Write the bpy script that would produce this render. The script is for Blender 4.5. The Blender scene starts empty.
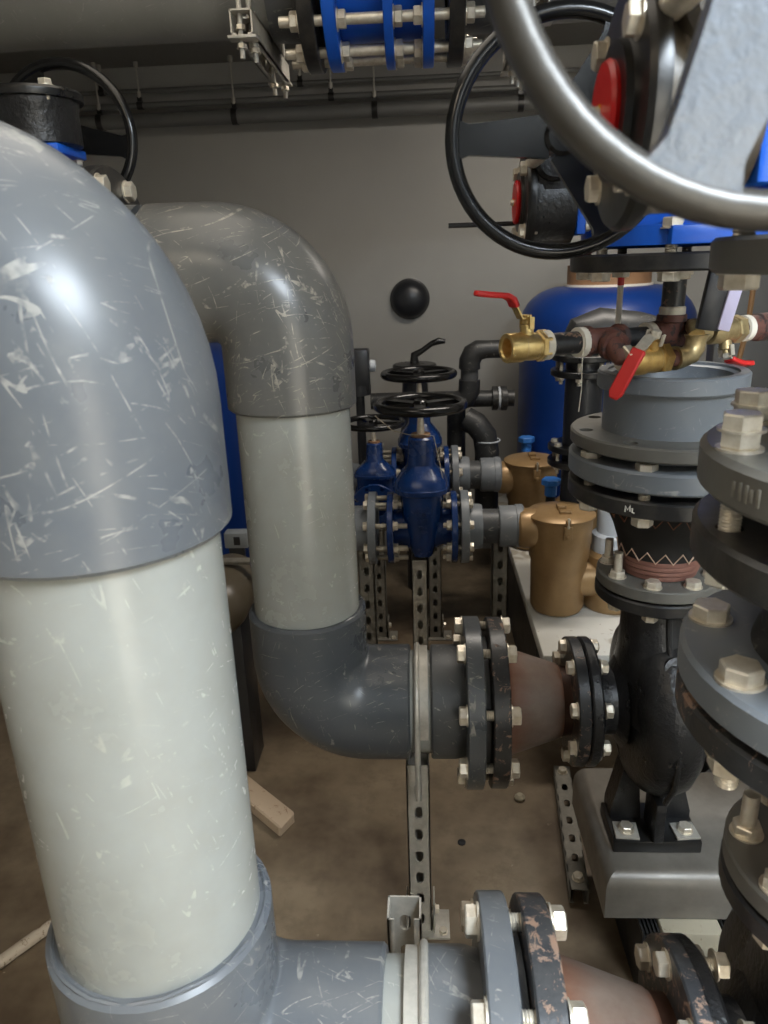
import bpy, bmesh, math, random
from mathutils import Matrix, Vector, Euler
random.seed(7)
PI = math.pi
SC = bpy.context.scene
COL = SC.collection
R = math.radians

# ------------------------------------------------------------------ camera
cd = bpy.data.cameras.new('camera')
cam = bpy.data.objects.new('camera', cd)
COL.objects.link(cam)
cd.sensor_fit = 'VERTICAL'
cd.sensor_height = 36.0
cd.lens = 26.0
cd.clip_start = 0.02
PITCH, YAW, ROLL = R(18.7), R(3.3), R(2.0)
fw = Vector((-math.sin(YAW) * math.cos(PITCH), math.cos(YAW) * math.cos(PITCH), -math.sin(PITCH)))
r0 = Vector((math.cos(YAW), math.sin(YAW), 0))
u0 = r0.cross(fw)
rt = r0 * math.cos(ROLL) - u0 * math.sin(ROLL)
up = u0 * math.cos(ROLL) + r0 * math.sin(ROLL)
cam.matrix_world = Matrix(((rt.x, up.x, -fw.x, 0), (rt.y, up.y, -fw.y, 0), (rt.z, up.z, -fw.z, 1.39), (0, 0, 0, 1)))
cd.dof.use_dof = True
cd.dof.focus_distance = 1.35
cd.dof.aperture_fstop = 10.0
SC.camera = cam

# ------------------------------------------------------------------ world, lights, exposure
w = bpy.data.worlds.new('world')
SC.world = w
w.use_nodes = True
bg = w.node_tree.nodes['Background']
bg.inputs[0].default_value = (0.80, 0.90, 1.0, 1)      # bright sky above the open roof hatch
bg.inputs[1].default_value = 24.0

sd = bpy.data.lights.new('sun', 'SUN')                  # high sun: falls through the roof hatch onto the floor and wall behind the viewpoint
sd.energy = 46.0
sd.angle = R(2.0)
sd.color = (1.0, 0.94, 0.84)
sun = bpy.data.objects.new('sun', sd)
COL.objects.link(sun)
sun.rotation_euler = Vector((0.03, -0.50, -1.0)).to_track_quat('-Z', 'Y').to_euler()


def area(name, loc, target, sx, sy, power, color):
    l = bpy.data.lights.new(name, 'AREA')
    l.shape = 'RECTANGLE'
    l.size, l.size_y = sx, sy
    l.energy = power
    l.color = color
    o = bpy.data.objects.new(name, l)
    COL.objects.link(o)
    o.location = loc
    o.rotation_euler = (Vector(target) - Vector(loc)).to_track_quat('-Z', 'Y').to_euler()
    return o


pt = area('hatch_portal', (0.80, -0.40, 2.25), (0.80, -0.401, 0), 0.75, 0.9, 10, (1, 1, 1))
pt.data.cycles.is_portal = True
area('fill_rear_wall', (0.55, 2.15, 2.17), (0.55, 2.25, 0), 0.9, 0.14, 8, (1.0, 0.92, 0.82))  # no fixture: unseen light added to brighten the back wall
area('fill_mid', (-0.35, 1.0, 2.17), (-0.35, 1.01, 0), 0.5, 1.0, 1.6, (1.0, 0.90, 0.76))  # unseen soft light added to lift the middle pipes
area('fill_left_front', (-0.75, -0.45, 2.17), (-0.75, -0.44, 0), 0.14, 0.9, 3, (1.0, 0.84, 0.64))  # unseen warm fill added to light the front from the left
SC.view_settings.view_transform = 'Standard'
SC.view_settings.look = 'None'
SC.view_settings.gamma = 1.0
SC.view_settings.exposure = 1.05
SC.cycles.use_denoising = True
SC.cycles.max_bounces = 8


# ------------------------------------------------------------------ materials
def srgb(r, g, b):
    f = lambda c: (c / 255 / 12.92) if c / 255 <= 0.04045 else ((c / 255 + 0.055) / 1.055) ** 2.4
    return (f(r), f(g), f(b), 1)


class NT:
    def __init__(s, name):
        m = bpy.data.materials.new(name)
        m.use_nodes = True
        s.m, s.t = m, m.node_tree
        s.b = s.t.nodes['Principled BSDF']
        s.tc = s.n('ShaderNodeTexCoord')

    def n(s, k, **kw):
        nd = s.t.nodes.new(k)
        for a, v in kw.items():
            setattr(nd, a, v)
        return nd

    def l(s, a, b):
        s.t.links.new(a, b)

    def mapping(s, scale=(1, 1, 1), rot=(0, 0, 0)):
        mp = s.n('ShaderNodeMapping')
        mp.inputs['Scale'].default_value = scale
        mp.inputs['Rotation'].default_value = rot
        s.l(s.tc.outputs['Object'], mp.inputs[0])
        return mp.outputs[0]

    def noise(s, vec, scale, detail=4, rough=0.6, dist=0.0):
        nd = s.n('ShaderNodeTexNoise')
        nd.inputs['Scale'].default_value = scale
        nd.inputs['Detail'].default_value = detail
        nd.inputs['Roughness'].default_value = rough
        nd.inputs['Distortion'].default_value = dist
        s.l(vec, nd.inputs['Vector'])
        return nd.outputs['Fac']

    def ramp(s, fac, stops):
        rp = s.n('ShaderNodeValToRGB')
        e = rp.color_ramp.elements
        while len(e) < len(stops):
            e.new(0.5)
        for i, (p, c) in enumerate(stops):
            e[i].position = p
            e[i].color = c if isinstance(c, tuple) else (c, c, c, 1)
        s.l(fac, rp.inputs[0])
        return rp.outputs[0]

    def mix(s, fac, a, b):
        mx = s.n('ShaderNodeMix', data_type='RGBA')
        if hasattr(fac, 'node'):
            s.l(fac, mx.inputs[0])
        else:
            mx.inputs[0].default_value = fac
        for sock, v in ((mx.inputs[6], a), (mx.inputs[7], b)):
            if isinstance(v, tuple):
                sock.default_value = v
            else:
                s.l(v, sock)
        return mx.outputs[2]

    def math(s, op, a, b=0.0):
        nd = s.n('ShaderNodeMath', operation=op)
        for sock, v in ((nd.inputs[0], a), (nd.inputs[1], b)):
            if isinstance(v, (int, float)):
                sock.default_value = v
            else:
                s.l(v, sock)
        return nd.outputs[0]

    def bump(s, h, strength=0.2, dist=0.002):
        bp = s.n('ShaderNodeBump')
        bp.inputs['Strength'].default_value = strength
        bp.inputs['Distance'].default_value = dist
        s.l(h, bp.inputs['Height'])
        s.l(bp.outputs[0], s.b.inputs['Normal'])

    def set(s, color=None, rough=None, metal=None, spec=None):
        for k, v in (('Base Color', color), ('Roughness', rough), ('Metallic', metal), ('Specular IOR Level', spec)):
            if v is None:
                continue
            if isinstance(v, (tuple, float, int)):
                s.b.inputs[k].default_value = v
            else:
                s.l(v, s.b.inputs[k])
        return s.m


def scratches(t, n=5, thr=0.004, mask_lo=0.5):
    """sparse fine scratches: thin level lines of strongly stretched noises, broken up into short strokes by a mask"""
    out = None
    for k in range(n):
        v = t.mapping((1, 1, 1), (0.5 + 1.3 * k, 0.9 * k * k + 0.2, 2.1 * k))
        mp = t.n('ShaderNodeMapping')
        mp.inputs['Scale'].default_value = (1.0, 0.07, 0.13)
        mp.inputs['Location'].default_value = (k * 3.1, k * 1.7, 0)
        t.l(v, mp.inputs[0])
        f = t.noise(mp.outputs[0], 17 + 5 * k, 2, 0.5, 0.12)
        d = t.math('ABSOLUTE', t.math('SUBTRACT', f, 0.5))
        line = t.math('LESS_THAN', d, thr * (1.0 + 0.3 * (k % 2)))
        msk = t.ramp(t.noise(v, 30 + 6 * k, 3, 0.7), [(mask_lo + 0.02, 0.0), (mask_lo + 0.14, 1.0)])
        ln = t.math('MULTIPLY', line, msk)
        out = ln if out is None else t.math('MAXIMUM', out, ln)
    return out


def mat_pvc(name, base, dust, rough=0.35, scr=0.7, scol=srgb(205, 200, 188), thr=0.004, mlo=0.53, spec=0.5):
    t = NT(name)
    o = t.mapping()
    n1 = t.noise(o, 6, 5, 0.65)
    col = t.mix(t.ramp(n1, [(0.35, 0.0), (0.75, 0.8)]), base, dust)
    n2 = t.noise(o, 45, 5, 0.7)
    blot = t.math('MULTIPLY', t.ramp(n2, [(0.60, 0.0), (0.74, 0.8)]), t.ramp(t.noise(o, 9, 2), [(0.52, 0.0), (0.68, 0.6)]))
    s1 = scratches(t, 5, thr, mlo)
    m = t.math('MULTIPLY', t.math('MAXIMUM', s1, t.math('MULTIPLY', blot, 0.7)), scr)
    col = t.mix(m, col, scol)
    rg = t.math('ADD', t.math('MULTIPLY', n1, 0.25), rough - 0.10)
    rg = t.math('ADD', rg, t.math('MULTIPLY', m, 0.25))
    t.bump(t.math('ADD', t.math('MULTIPLY', n2, 0.3), s1), 0.12, 0.001)
    return t.set(col, rg, 0.0, spec)


def mat_paint(name, base, rough=0.35, chip=None, chip_lo=0.62, chip2=None, bump=0.15, bscale=120, metal=0.0, dust=None, dust_amt=0.35, spec=0.5):
    t = NT(name)
    o = t.mapping()
    n = t.noise(o, bscale, 4, 0.6)
    col = base
    if dust:
        col = t.mix(t.ramp(t.noise(o, 14, 5, 0.7), [(0.4, 0.0), (0.8, dust_amt)]), base, dust)
    h = n
    if chip:
        c = t.ramp(t.noise(o, 44, 7, 0.75, 0.6), [(chip_lo, 0.0), (chip_lo + 0.025, 1.0)])
        ccol = chip if not chip2 else t.mix(t.noise(o, 60, 3), chip, chip2)
        col = t.mix(c, col, ccol)
        h = t.math('SUBTRACT', n, c)
    rg = t.math('ADD', t.math('MULTIPLY', t.noise(o, 20, 4), 0.2), rough - 0.1)
    t.bump(h, bump, 0.002)
    return t.set(col, rg, metal, spec)


def mat_metal(name, base, dark, rough=0.35, scale=40, bump=0.06, metal=1.0):
    t = NT(name)
    o = t.mapping()
    n = t.noise(o, scale, 5, 0.65)
    col = t.mix(t.ramp(n, [(0.4, 0.0), (0.75, 1.0)]), base, dark)
    rg = t.math('ADD', t.math('MULTIPLY', n, 0.3), rough - 0.15)
    t.bump(t.noise(o, scale * 4, 3), bump, 0.001)
    return t.set(col, rg, metal)


M = {}
M['pipe'] = mat_pvc('light_grey_pvc', srgb(156, 158, 153), srgb(140, 139, 130), 0.22, 0.26, srgb(208, 202, 186), 0.004, 0.53)
M['fitting'] = mat_pvc('dark_grey_pvc', srgb(70, 74, 78), srgb(88, 89, 89), 0.28, 0.45, srgb(186, 181, 168), 0.0042, 0.50)
M['fitting_lit'] = mat_pvc('lit_blue_grey_pvc', srgb(92, 96, 101), srgb(114, 115, 114), 0.28, 0.42, srgb(190, 186, 174), 0.0042, 0.49)  # fitting grey lightened: stronger light near the viewpoint put into the colour
M['fitting_lit_warm'] = mat_pvc('lit_warm_grey_pvc', srgb(88, 88, 86), srgb(110, 107, 100), 0.28, 0.45, srgb(194, 186, 168), 0.0050, 0.48)  # same fitting plastic, with the light on the upper elbow put into its colour
M['pvc_mid'] = mat_pvc('mid_grey_pvc', srgb(112, 118, 124), srgb(124, 127, 130), 0.38, 0.35)
M['pvc_dark'] = mat_pvc('charcoal_pvc', srgb(66, 68, 70), srgb(88, 88, 86), 0.45, 0.4)
M['pvc_light'] = mat_pvc('pale_grey_pvc', srgb(150, 157, 162), srgb(140, 146, 150), 0.38, 0.3)
M['overhead'] = mat_pvc('overhead_pvc', srgb(128, 127, 122), srgb(116, 114, 108), 0.45, 0.2)
M['black_pvc'] = mat_pvc('black_pvc', srgb(38, 39, 40), srgb(50, 50, 49), 0.42, 0.25)
M['conduit'] = mat_paint('dark_grey_conduit', srgb(104, 104, 101), 0.45, None, bump=0.05, bscale=30)
M['black'] = mat_paint('black_gloss_paint', srgb(24, 24, 24), 0.30, None, bump=0.10, bscale=70, dust=srgb(70, 66, 60), dust_amt=0.18)
M['black_chip'] = mat_paint('chipped_black_paint', srgb(34, 35, 37), 0.36, srgb(158, 122, 98), 0.57, srgb(122, 108, 98), 0.35, 60, dust=srgb(86, 84, 80), dust_amt=0.5)
M['black_flange'] = mat_paint('dusty_black_paint', srgb(32, 32, 33), 0.36, srgb(150, 140, 125), 0.70, None, 0.2, 60, dust=srgb(96, 90, 80), dust_amt=0.55)
M['black_bright'] = mat_paint('grey_dusted_steel', srgb(100, 98, 92), 0.42, srgb(150, 140, 118), 0.66, None, 0.25, 50, dust=srgb(112, 110, 102), dust_amt=0.7)
M['cast'] = mat_paint('black_cast_iron', srgb(30, 30, 31), 0.30, None, bump=0.9, bscale=110, dust=srgb(60, 58, 54), dust_amt=0.2)
M['wheel'] = mat_paint('black_wheel_enamel', srgb(20, 20, 20), 0.22, srgb(120, 118, 110), 0.74, None, 0.15, 40)
M['wheel_near'] = mat_paint('worn_grey_wheel_enamel', srgb(66, 63, 58), 0.36, srgb(150, 144, 130), 0.63, None, 0.25, 40, metal=0.3)
M['spoke_near'] = mat_paint('pebbled_grey_enamel', srgb(100, 105, 112), 0.28, None, bump=0.7, bscale=70, metal=0.25)
M['gear_near'] = mat_paint('dusty_gearbox_enamel', srgb(62, 58, 52), 0.35, None, bump=0.25, bscale=60, dust=srgb(130, 118, 98), dust_amt=0.6)
M['black_chip_near'] = mat_paint('peeling_black_paint', srgb(44, 47, 52), 0.36, srgb(160, 124, 100), 0.545, srgb(128, 116, 106), 0.35, 60, dust=srgb(96, 94, 90), dust_amt=0.6)
M['rubber'] = mat_paint('black_rubber', srgb(26, 26, 26), 0.5, None, bump=0.2, bscale=50)
M['rust_band'] = mat_paint('red_brown_rubber_band', srgb(128, 88, 76), 0.55, None, bump=0.2, bscale=60, dust=srgb(96, 64, 54), dust_amt=0.6)


def mat_cone():
    t = NT('rust_stained_steel')
    sx = t.n('ShaderNodeSeparateXYZ')
    t.l(t.tc.outputs['Object'], sx.inputs[0])
    o = t.mapping()
    streak = t.noise(t.mapping((1, 1, 0.12)), 30, 5, 0.7, 0.3)
    z = t.math('ADD', sx.outputs[2], t.math('MULTIPLY', t.math('SUBTRACT', streak, 0.5), 0.05))
    band = t.ramp(t.math('MULTIPLY', z, 6.0), [(0.22, 1.0), (0.34, 0.55), (0.46, 0.12), (0.68, 0.05), (0.80, 0.35), (0.86, 1.0)])
    col = t.mix(t.ramp(t.noise(o, 12, 5, 0.7), [(0.35, 0.0), (0.7, 1.0)]), srgb(126, 114, 104), srgb(104, 88, 78))
    col = t.mix(band, col, t.mix(streak, srgb(98, 60, 46), srgb(142, 104, 82)))
    t.bump(t.noise(o, 60, 4), 0.15, 0.002)
    return t.set(col, 0.42, 0.1)


M['cone'] = mat_cone()
M['neck'] = mat_paint('heat_darkened_rusty_steel', srgb(66, 44, 34), 0.45, srgb(112, 64, 42), 0.6, None, 0.15, 40, metal=0.3)
M['rust'] = mat_paint('brown_rusty_iron', srgb(104, 66, 56), 0.6, srgb(64, 50, 48), 0.52, None, 0.3, 60)
M['steel'] = mat_metal('stainless_bolt', srgb(226, 218, 202), srgb(196, 184, 162), 0.36, 60, 0.06, 0.55)
M['zinc'] = mat_metal('galvanised_steel', srgb(186, 181, 170), srgb(156, 152, 142), 0.42, 30, metal=0.25)
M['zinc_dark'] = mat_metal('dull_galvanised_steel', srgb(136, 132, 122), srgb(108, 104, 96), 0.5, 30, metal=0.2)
M['tray'] = mat_metal('grey_sheet_steel', srgb(126, 121, 112), srgb(106, 100, 92), 0.40, 12, metal=0.2)
M['blue'] = mat_paint('bright_blue_epoxy', srgb(24, 92, 200), 0.35, None, bump=0.08, bscale=60)
M['blue_gate'] = mat_paint('deep_blue_epoxy', srgb(18, 52, 108), 0.26, None, bump=0.2, bscale=60)
M['tank'] = mat_paint('blue_tank_shell', srgb(12, 50, 118), 0.38, None, bump=0.06, bscale=20)
M['plug'] = mat_paint('blue_plastic', srgb(60, 124, 205), 0.4, None, bump=0.05)
M['brass'] = mat_metal('yellow_brass', srgb(232, 204, 140), srgb(206, 170, 104), 0.32, 50, metal=0.85)
M['brass_dull'] = mat_metal('tarnished_brass', srgb(190, 170, 126), srgb(150, 128, 88), 0.38, 45, metal=0.7)
M['brass_mid'] = mat_metal('aged_brass', srgb(208, 172, 104), srgb(170, 132, 74), 0.34, 45, metal=0.75)
M['bronze'] = mat_paint('bronze_coat', srgb(160, 130, 90), 0.38, None, bump=0.12, bscale=30, metal=0.3, dust=srgb(130, 102, 66), dust_amt=0.8)
M['red'] = mat_paint('red_plastic_grip', srgb(206, 40, 38), 0.4, None, bump=0.25, bscale=40)
M['red_disc'] = mat_paint('red_indicator', srgb(200, 22, 22), 0.35, None, bump=0.02)
M['yellow'] = mat_paint('yellow_pointer', srgb(226, 180, 30), 0.4, None, bump=0.02)
M['white'] = mat_paint('white_sealing_tape', srgb(228, 222, 208), 0.65, None, bump=0.3, bscale=80)
M['white_pvc'] = mat_paint('white_pvc', srgb(186, 192, 198), 0.4, None, bump=0.05)
M['film'] = mat_paint('lavender_film', srgb(196, 188, 214), 0.45, None, bump=0.15, bscale=30)
M['gasket'] = mat_paint('brown_board', srgb(140, 106, 76), 0.6, None, bump=0.15, bscale=50)
M['wood'] = mat_paint('raw_wood', srgb(186, 164, 138), 0.75, srgb(140, 110, 84), 0.60, None, 0.3, 30)
M['stick'] = mat_paint('dirty_white_plastic', srgb(182, 168, 148), 0.6, srgb(120, 100, 78), 0.55, None, 0.3, 40)
M['block'] = mat_paint('cream_concrete', srgb(160, 152, 132), 0.8, srgb(104, 90, 70), 0.62, None, 0.3, 40)
M['dark_plastic'] = mat_paint('dark_plastic', srgb(36, 37, 40), 0.35, None, bump=0.08)
M['motor'] = mat_paint('bronze_grey_motor', srgb(88, 80, 66), 0.35, None, bump=0.1)
M['wire'] = mat_paint('pale_wire', srgb(170, 160, 140), 0.5, None, bump=0.02)
M['cable'] = mat_paint('brown_cable', srgb(120, 86, 48), 0.5, None, bump=0.02)
M['panel'] = mat_paint('dark_grey_panel', srgb(58, 57, 55), 0.5, None, bump=0.05)
M['mark'] = mat_paint('white_paint_mark', srgb(220, 216, 206), 0.5, None, bump=0.02)
M['stitch'] = mat_paint('brown_stitch', srgb(126, 82, 60), 0.6, None, bump=0.02)
M['cream_stitch'] = mat_paint('pale_stitch', srgb(190, 162, 142), 0.6, None, bump=0.02)


def mat_floor():
    t = NT('dusty_brown_concrete')
    o = t.mapping()
    a = t.noise(o, 2.1, 5, 0.6)
    b = t.noise(o, 14, 6, 0.7)
    c = t.noise(o, 90, 4, 0.6)
    col = t.mix(t.ramp(a, [(0.38, 0.0), (0.64, 1.0)]), srgb(88, 73, 56), srgb(150, 134, 110))
    col = t.mix(t.ramp(b, [(0.5, 0.0), (0.8, 0.7)]), col, srgb(92, 78, 62))
    col = t.mix(t.ramp(c, [(0.70, 0.0), (0.76, 0.6)]), col, srgb(66, 56, 46))
    col = t.mix(t.ramp(t.noise(o, 34, 3), [(0.72, 0.0), (0.76, 0.6)]), col, srgb(176, 164, 142))
    t.bump(t.math('ADD', b, t.math('MULTIPLY', c, 0.4)), 0.35, 0.003)
    return t.set(col, t.math('ADD', t.math('MULTIPLY', b, 0.3), 0.4), 0.0)


def mat_wall(name, a, b):
    t = NT(name)
    o = t.mapping()
    n = t.noise(o, 1.2, 4, 0.6)
    f = t.noise(o, 60, 3, 0.6)
    col = t.mix(t.ramp(n, [(0.3, 0.0), (0.7, 1.0)]), a, b)
    t.bump(f, 0.12, 0.002)
    return t.set(col, t.math('ADD', t.math('MULTIPLY', f, 0.15), 0.38), 0.0)


M['floor'] = mat_floor()
M['wall'] = mat_wall('grey_painted_wall', srgb(164, 162, 156), srgb(152, 150, 144))
M['ceil'] = mat_wall('dark_grey_ceiling', srgb(128, 126, 120), srgb(118, 116, 110))


def mat_plinth():
    t = NT('white_painted_concrete')
    o = t.mapping()
    n = t.noise(o, 5, 3, 0.5, 0.6)
    col = t.mix(t.ramp(n, [(0.56, 0.0), (0.58, 0.7)]), srgb(206, 204, 196), srgb(150, 138, 118))
    col = t.mix(t.ramp(t.noise(o, 50, 4), [(0.66, 0.0), (0.70, 0.6)]), col, srgb(130, 112, 90))
    t.bump(t.noise(o, 60, 3), 0.15, 0.002)
    return t.set(col, 0.55, 0.0)


M['plinth'] = mat_plinth()


# ------------------------------------------------------------------ mesh helpers
class MB:
    """collects verts and faces into one mesh"""

    def __init__(s):
        s.v, s.f = [], []

    def add(s, vs, fs, mat=None):
        o = len(s.v)
        s.v += [tuple(mat @ Vector(p)) if mat else tuple(p) for p in vs]
        s.f += [[i + o for i in f] for f in fs]
        return s

    def lathe(s, prof, seg=32, mat=None, closed=False, a0=0.0, a1=2 * PI):
        """prof: (r,z) pairs; revolves about Z"""
        full = abs(a1 - a0 - 2 * PI) < 1e-6
        k = seg if full else seg + 1
        vs, rings = [], []
        for r, z in prof:
            if r < 1e-6:
                rings.append([len(vs)])
                vs.append((0, 0, z))
            else:
                rings.append(list(range(len(vs), len(vs) + k)))
                for i in range(k):
                    a = a0 + (a1 - a0) * i / seg
                    vs.append((r * math.cos(a), r * math.sin(a), z))
        fs = []
        pairs = list(zip(rings, rings[1:])) + ([(rings[-1], rings[0])] if closed else [])
        for A, B in pairs:
            for i in range(seg):
                j = (i + 1) % k if full else i + 1
                if len(A) == 1 and len(B) == 1:
                    continue
                if len(A) == 1:
                    fs.append([A[0], B[j], B[i]])
                elif len(B) == 1:
                    fs.append([A[i], A[j], B[0]])
                else:
                    fs.append([A[i], A[j], B[j], B[i]])
        return s.add(vs, fs, mat)

    def sweep(s, pts, rad, seg=16, closed=False, caps=True, mat=None, sq=(1, 1)):
        pts = [Vector(p) for p in pts]
        n = len(pts)
        rads = rad if isinstance(rad, (list, tuple)) else [rad] * n
        tans = []
        for i in range(n):
            a = pts[(i - 1) % n] if closed or i > 0 else pts[i]
            b = pts[(i + 1) % n] if closed or i < n - 1 else pts[i]
            d = b - a
            if d.length < 1e-9:
                d = tans[-1] if tans else Vector((0, 0, 1))
            tans.append(d.normalized())
        t = tans[0]
        nrm = t.orthogonal().normalized()
        if abs(t.z) < 0.9:
            nrm = (Vector((0, 0, 1)) - t * t.z).normalized()
        vs, fs = [], []
        for i in range(n):
            nrm = (nrm - tans[i] * nrm.dot(tans[i])).normalized()
            bn = tans[i].cross(nrm)
            for k in range(seg):
                a = 2 * PI * k / seg
                vs.append(pts[i] + (nrm * math.cos(a) * sq[0] + bn * math.sin(a) * sq[1]) * rads[i])
        for i in range(n if closed else n - 1):
            j = (i + 1) % n
            for k in range(seg):
                l = (k + 1) % seg
                fs.append([i * seg + k, i * seg + l, j * seg + l, j * seg + k])
        if caps and not closed:
            fs.append(list(range(seg))[::-1])
            fs.append([(n - 1) * seg + k for k in range(seg)])
        return s.add(vs, fs, mat)

    def box(s, c, size, bevel=0.0, mat=None, seg=2):
        bm = bmesh.new()
        bmesh.ops.create_cube(bm, size=1.0)
        for v in bm.verts:
            v.co = Vector((v.co.x * size[0], v.co.y * size[1], v.co.z * size[2]))
        if bevel:
            bmesh.ops.bevel(bm, geom=bm.edges[:], offset=bevel, segments=seg, profile=0.5, affect='EDGES')
        for v in bm.verts:
            v.co += Vector(c)
        return s.frombm(bm, mat)

    def frombm(s, bm, mat=None):
        bm.verts.index_update()
        vs = [v.co.copy() for v in bm.verts]
        fs = [[v.index for v in f.verts] for f in bm.faces]
        bm.free()
        return s.add(vs, fs, mat)

    def plate(s, outline, holes, z0, z1, mat=None):
        """extruded plane figure with holes; outline/holes are lists of (x,y)"""
        bm = bmesh.new()
        loops = [outline] + list(holes)
        for z in (z0, z1):
            edges = []
            for lp in loops:
                vs = [bm.verts.new((x, y, z)) for x, y in lp]
                edges += [bm.edges.new((vs[i], vs[(i + 1) % len(vs)])) for i in range(len(vs))]
            r = bmesh.ops.triangle_fill(bm, use_beauty=True, use_dissolve=False, edges=edges)
            fs = [g for g in r['geom'] if isinstance(g, bmesh.types.BMFace)]
            want = 1 if z == max(z0, z1) else -1
            for f in fs:
                f.normal_update()
                if f.normal.z * want < 0:
                    f.normal_flip()
        s.frombm(bm, mat)
        for li, lp in enumerate(loops):
            n = len(lp)
            vs = [(x, y, z0) for x, y in lp] + [(x, y, z1) for x, y in lp]
            ar = sum(lp[i][0] * lp[(i + 1) % n][1] - lp[(i + 1) % n][0] * lp[i][1] for i in range(n))
            fs = []
            for i in range(n):
                j = (i + 1) % n
                q = [i, j, n + j, n + i]
                if (ar < 0) != (li > 0):
                    q = q[::-1]
                if z1 < z0:
                    q = q[::-1]
                fs.append(q)
            s.add(vs, fs, mat)
        return s

    def mesh(s, name, mat, sharp=35):
        me = bpy.data.meshes.new(name)
        me.from_pydata(s.v, [], s.f)
        bm = bmesh.new()
        bm.from_mesh(me)
        bmesh.ops.remove_doubles(bm, verts=bm.verts[:], dist=1e-6)
        bmesh.ops.recalc_face_normals(bm, faces=bm.faces[:])
        lim = R(sharp)
        for f in bm.faces:
            f.smooth = True
        bm.normal_update()
        for e in bm.edges:
            e.smooth = len(e.link_faces) != 2 or e.calc_face_angle(PI) < lim
        bm.to_mesh(me)
        bm.free()
        me.update()
        me.materials.append(mat if not isinstance(mat, str) else M[mat])
        return me


def circ(r, n=32, cx=0, cy=0, a0=0.0):
    return [(cx + r * math.cos(a0 + 2 * PI * i / n), cy + r * math.sin(a0 + 2 * PI * i / n)) for i in range(n)]


def stadium(cx, cy, w, h, n=6):
    """upright slot, w wide and h tall"""
    r = w / 2
    d = h / 2 - r
    return [(cx + r * math.cos(PI * i / n), cy + d + r * math.sin(PI * i / n)) for i in range(n + 1)] + \
           [(cx + r * math.cos(PI + PI * i / n), cy - d + r * math.sin(PI + PI * i / n)) for i in range(n + 1)]


def arc(cx, cy, r, a0, a1, n=8):
    return [(cx + r * math.cos(a0 + (a1 - a0) * i / n), cy + r * math.sin(a0 + (a1 - a0) * i / n)) for i in range(n + 1)]


def T(x=0, y=0, z=0):
    return Matrix.Translation((x, y, z))


def RX(a): return Matrix.Rotation(a, 4, 'X')
def RY(a): return Matrix.Rotation(a, 4, 'Y')
def RZ(a): return Matrix.Rotation(a, 4, 'Z')


ZX = RY(PI / 2)          # local Z -> world +X
CACHE = {}


def cached(key, fn):
    if key not in CACHE:
        CACHE[key] = fn()
    return CACHE[key]


def thing(name, label, cat, loc=(0, 0, 0), rot=None, group=None):
    o = bpy.data.objects.new(name, None)
    o.empty_display_size = 0.05
    COL.objects.link(o)
    o.matrix_world = T(*loc) @ (rot or Matrix())
    o['label'], o['category'] = label, cat
    if group:
        o['group'] = group
    return o


def part(name, src, mat, parent=None, m=None, label=None, sharp=35):
    me = src if isinstance(src, bpy.types.Mesh) else src.mesh(name, mat, sharp)
    o = bpy.data.objects.new(name, me)
    COL.objects.link(o)
    if parent is not None:
        o.parent = parent
    o.matrix_local = m or Matrix()
    if label:
        o['label'] = label
    return o


def tag(o, label, cat, group=None):
    o['label'], o['category'] = label, cat
    if group:
        o['group'] = group
    return o


def structure(name, src, mat):
    o = part(name, src, mat)
    o['kind'] = 'structure'
    return o


def slab(x0, x1, y0, y1, z0, z1, bevel=0.0):
    return MB().box(((x0 + x1) / 2, (y0 + y1) / 2, (z0 + z1) / 2), (x1 - x0, y1 - y0, z1 - z0), bevel)


# ---- hardware meshes (along local Z)
def hexprism(mb, af, z0, z1, ch=0.12, mat=None, both=False):
    r = af / math.sqrt(3)
    h = z1 - z0
    vs, fs = [], []
    rows = [(r, z0)] if not both else [(r * 0.9, z0), (r, z0 + h * ch)]
    rows += [(r, z1 - h * ch), (r * 0.9, z1)]
    for rr, z in rows:
        vs += [(rr * math.cos(PI / 3 * i), rr * math.sin(PI / 3 * i), z) for i in range(6)]
    for k in range(len(rows) - 1):
        for i in range(6):
            j = (i + 1) % 6
            fs.append([k * 6 + i, k * 6 + j, k * 6 + 6 + j, k * 6 + 6 + i])
    fs.append([5, 4, 3, 2, 1, 0])
    e = (len(rows) - 1) * 6
    fs.append([e + i for i in range(6)])
    return mb.add(vs, fs, mat)


def bolt_mesh(d, grip, ext=1.2, thread=True):
    """head sits on z=0, shank runs to -grip and past it"""
    def mk():
        mb = MB()
        mb.lathe([(0, 0), (d * 1.0, 0), (d * 1.0, d * 0.12), (0, d * 0.12)], 20)
        hexprism(mb, d * 1.52, d * 0.12, d * 0.78)
        L = grip + d * ext
        prof = [(0, 0), (d / 2, 0)]
        if thread:
            nt = max(6, int(L / (d * 0.16)))
            for i in range(nt):
                z = -L * (i + 0.5) / nt
                prof += [(d / 2, z + L * 0.25 / nt), (d * 0.44, z - L * 0.2 / nt)]
        prof += [(d * 0.46, -L), (0, -L)]
        mb.lathe(prof[::-1], 12)
        return mb.mesh('bolt', 'steel', 30)
    return cached(('bolt', round(d, 4), round(grip, 4), ext, thread), mk)


def nut_mesh(d):
    def mk():
        mb = MB()
        mb.lathe([(0, 0), (d * 1.0, 0), (d * 1.0, d * 0.12), (0, d * 0.12)], 20)
        hexprism(mb, d * 1.52, d * 0.12, d * 0.88, both=True)
        return mb.mesh('nut', 'steel', 30)
    return cached(('nut', round(d, 4)), mk)


def bolt(parent, m, d, grip, ext=1.2, nut=True):
    b = part('bolt', bolt_mesh(d, grip, ext), None, parent, m @ RZ(random.uniform(0, 1.05)))
    if nut:
        part('nut', nut_mesh(d), None, b, T(0, 0, -grip) @ RX(PI) @ RZ(random.uniform(0, 1.05)))
    return b


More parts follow.
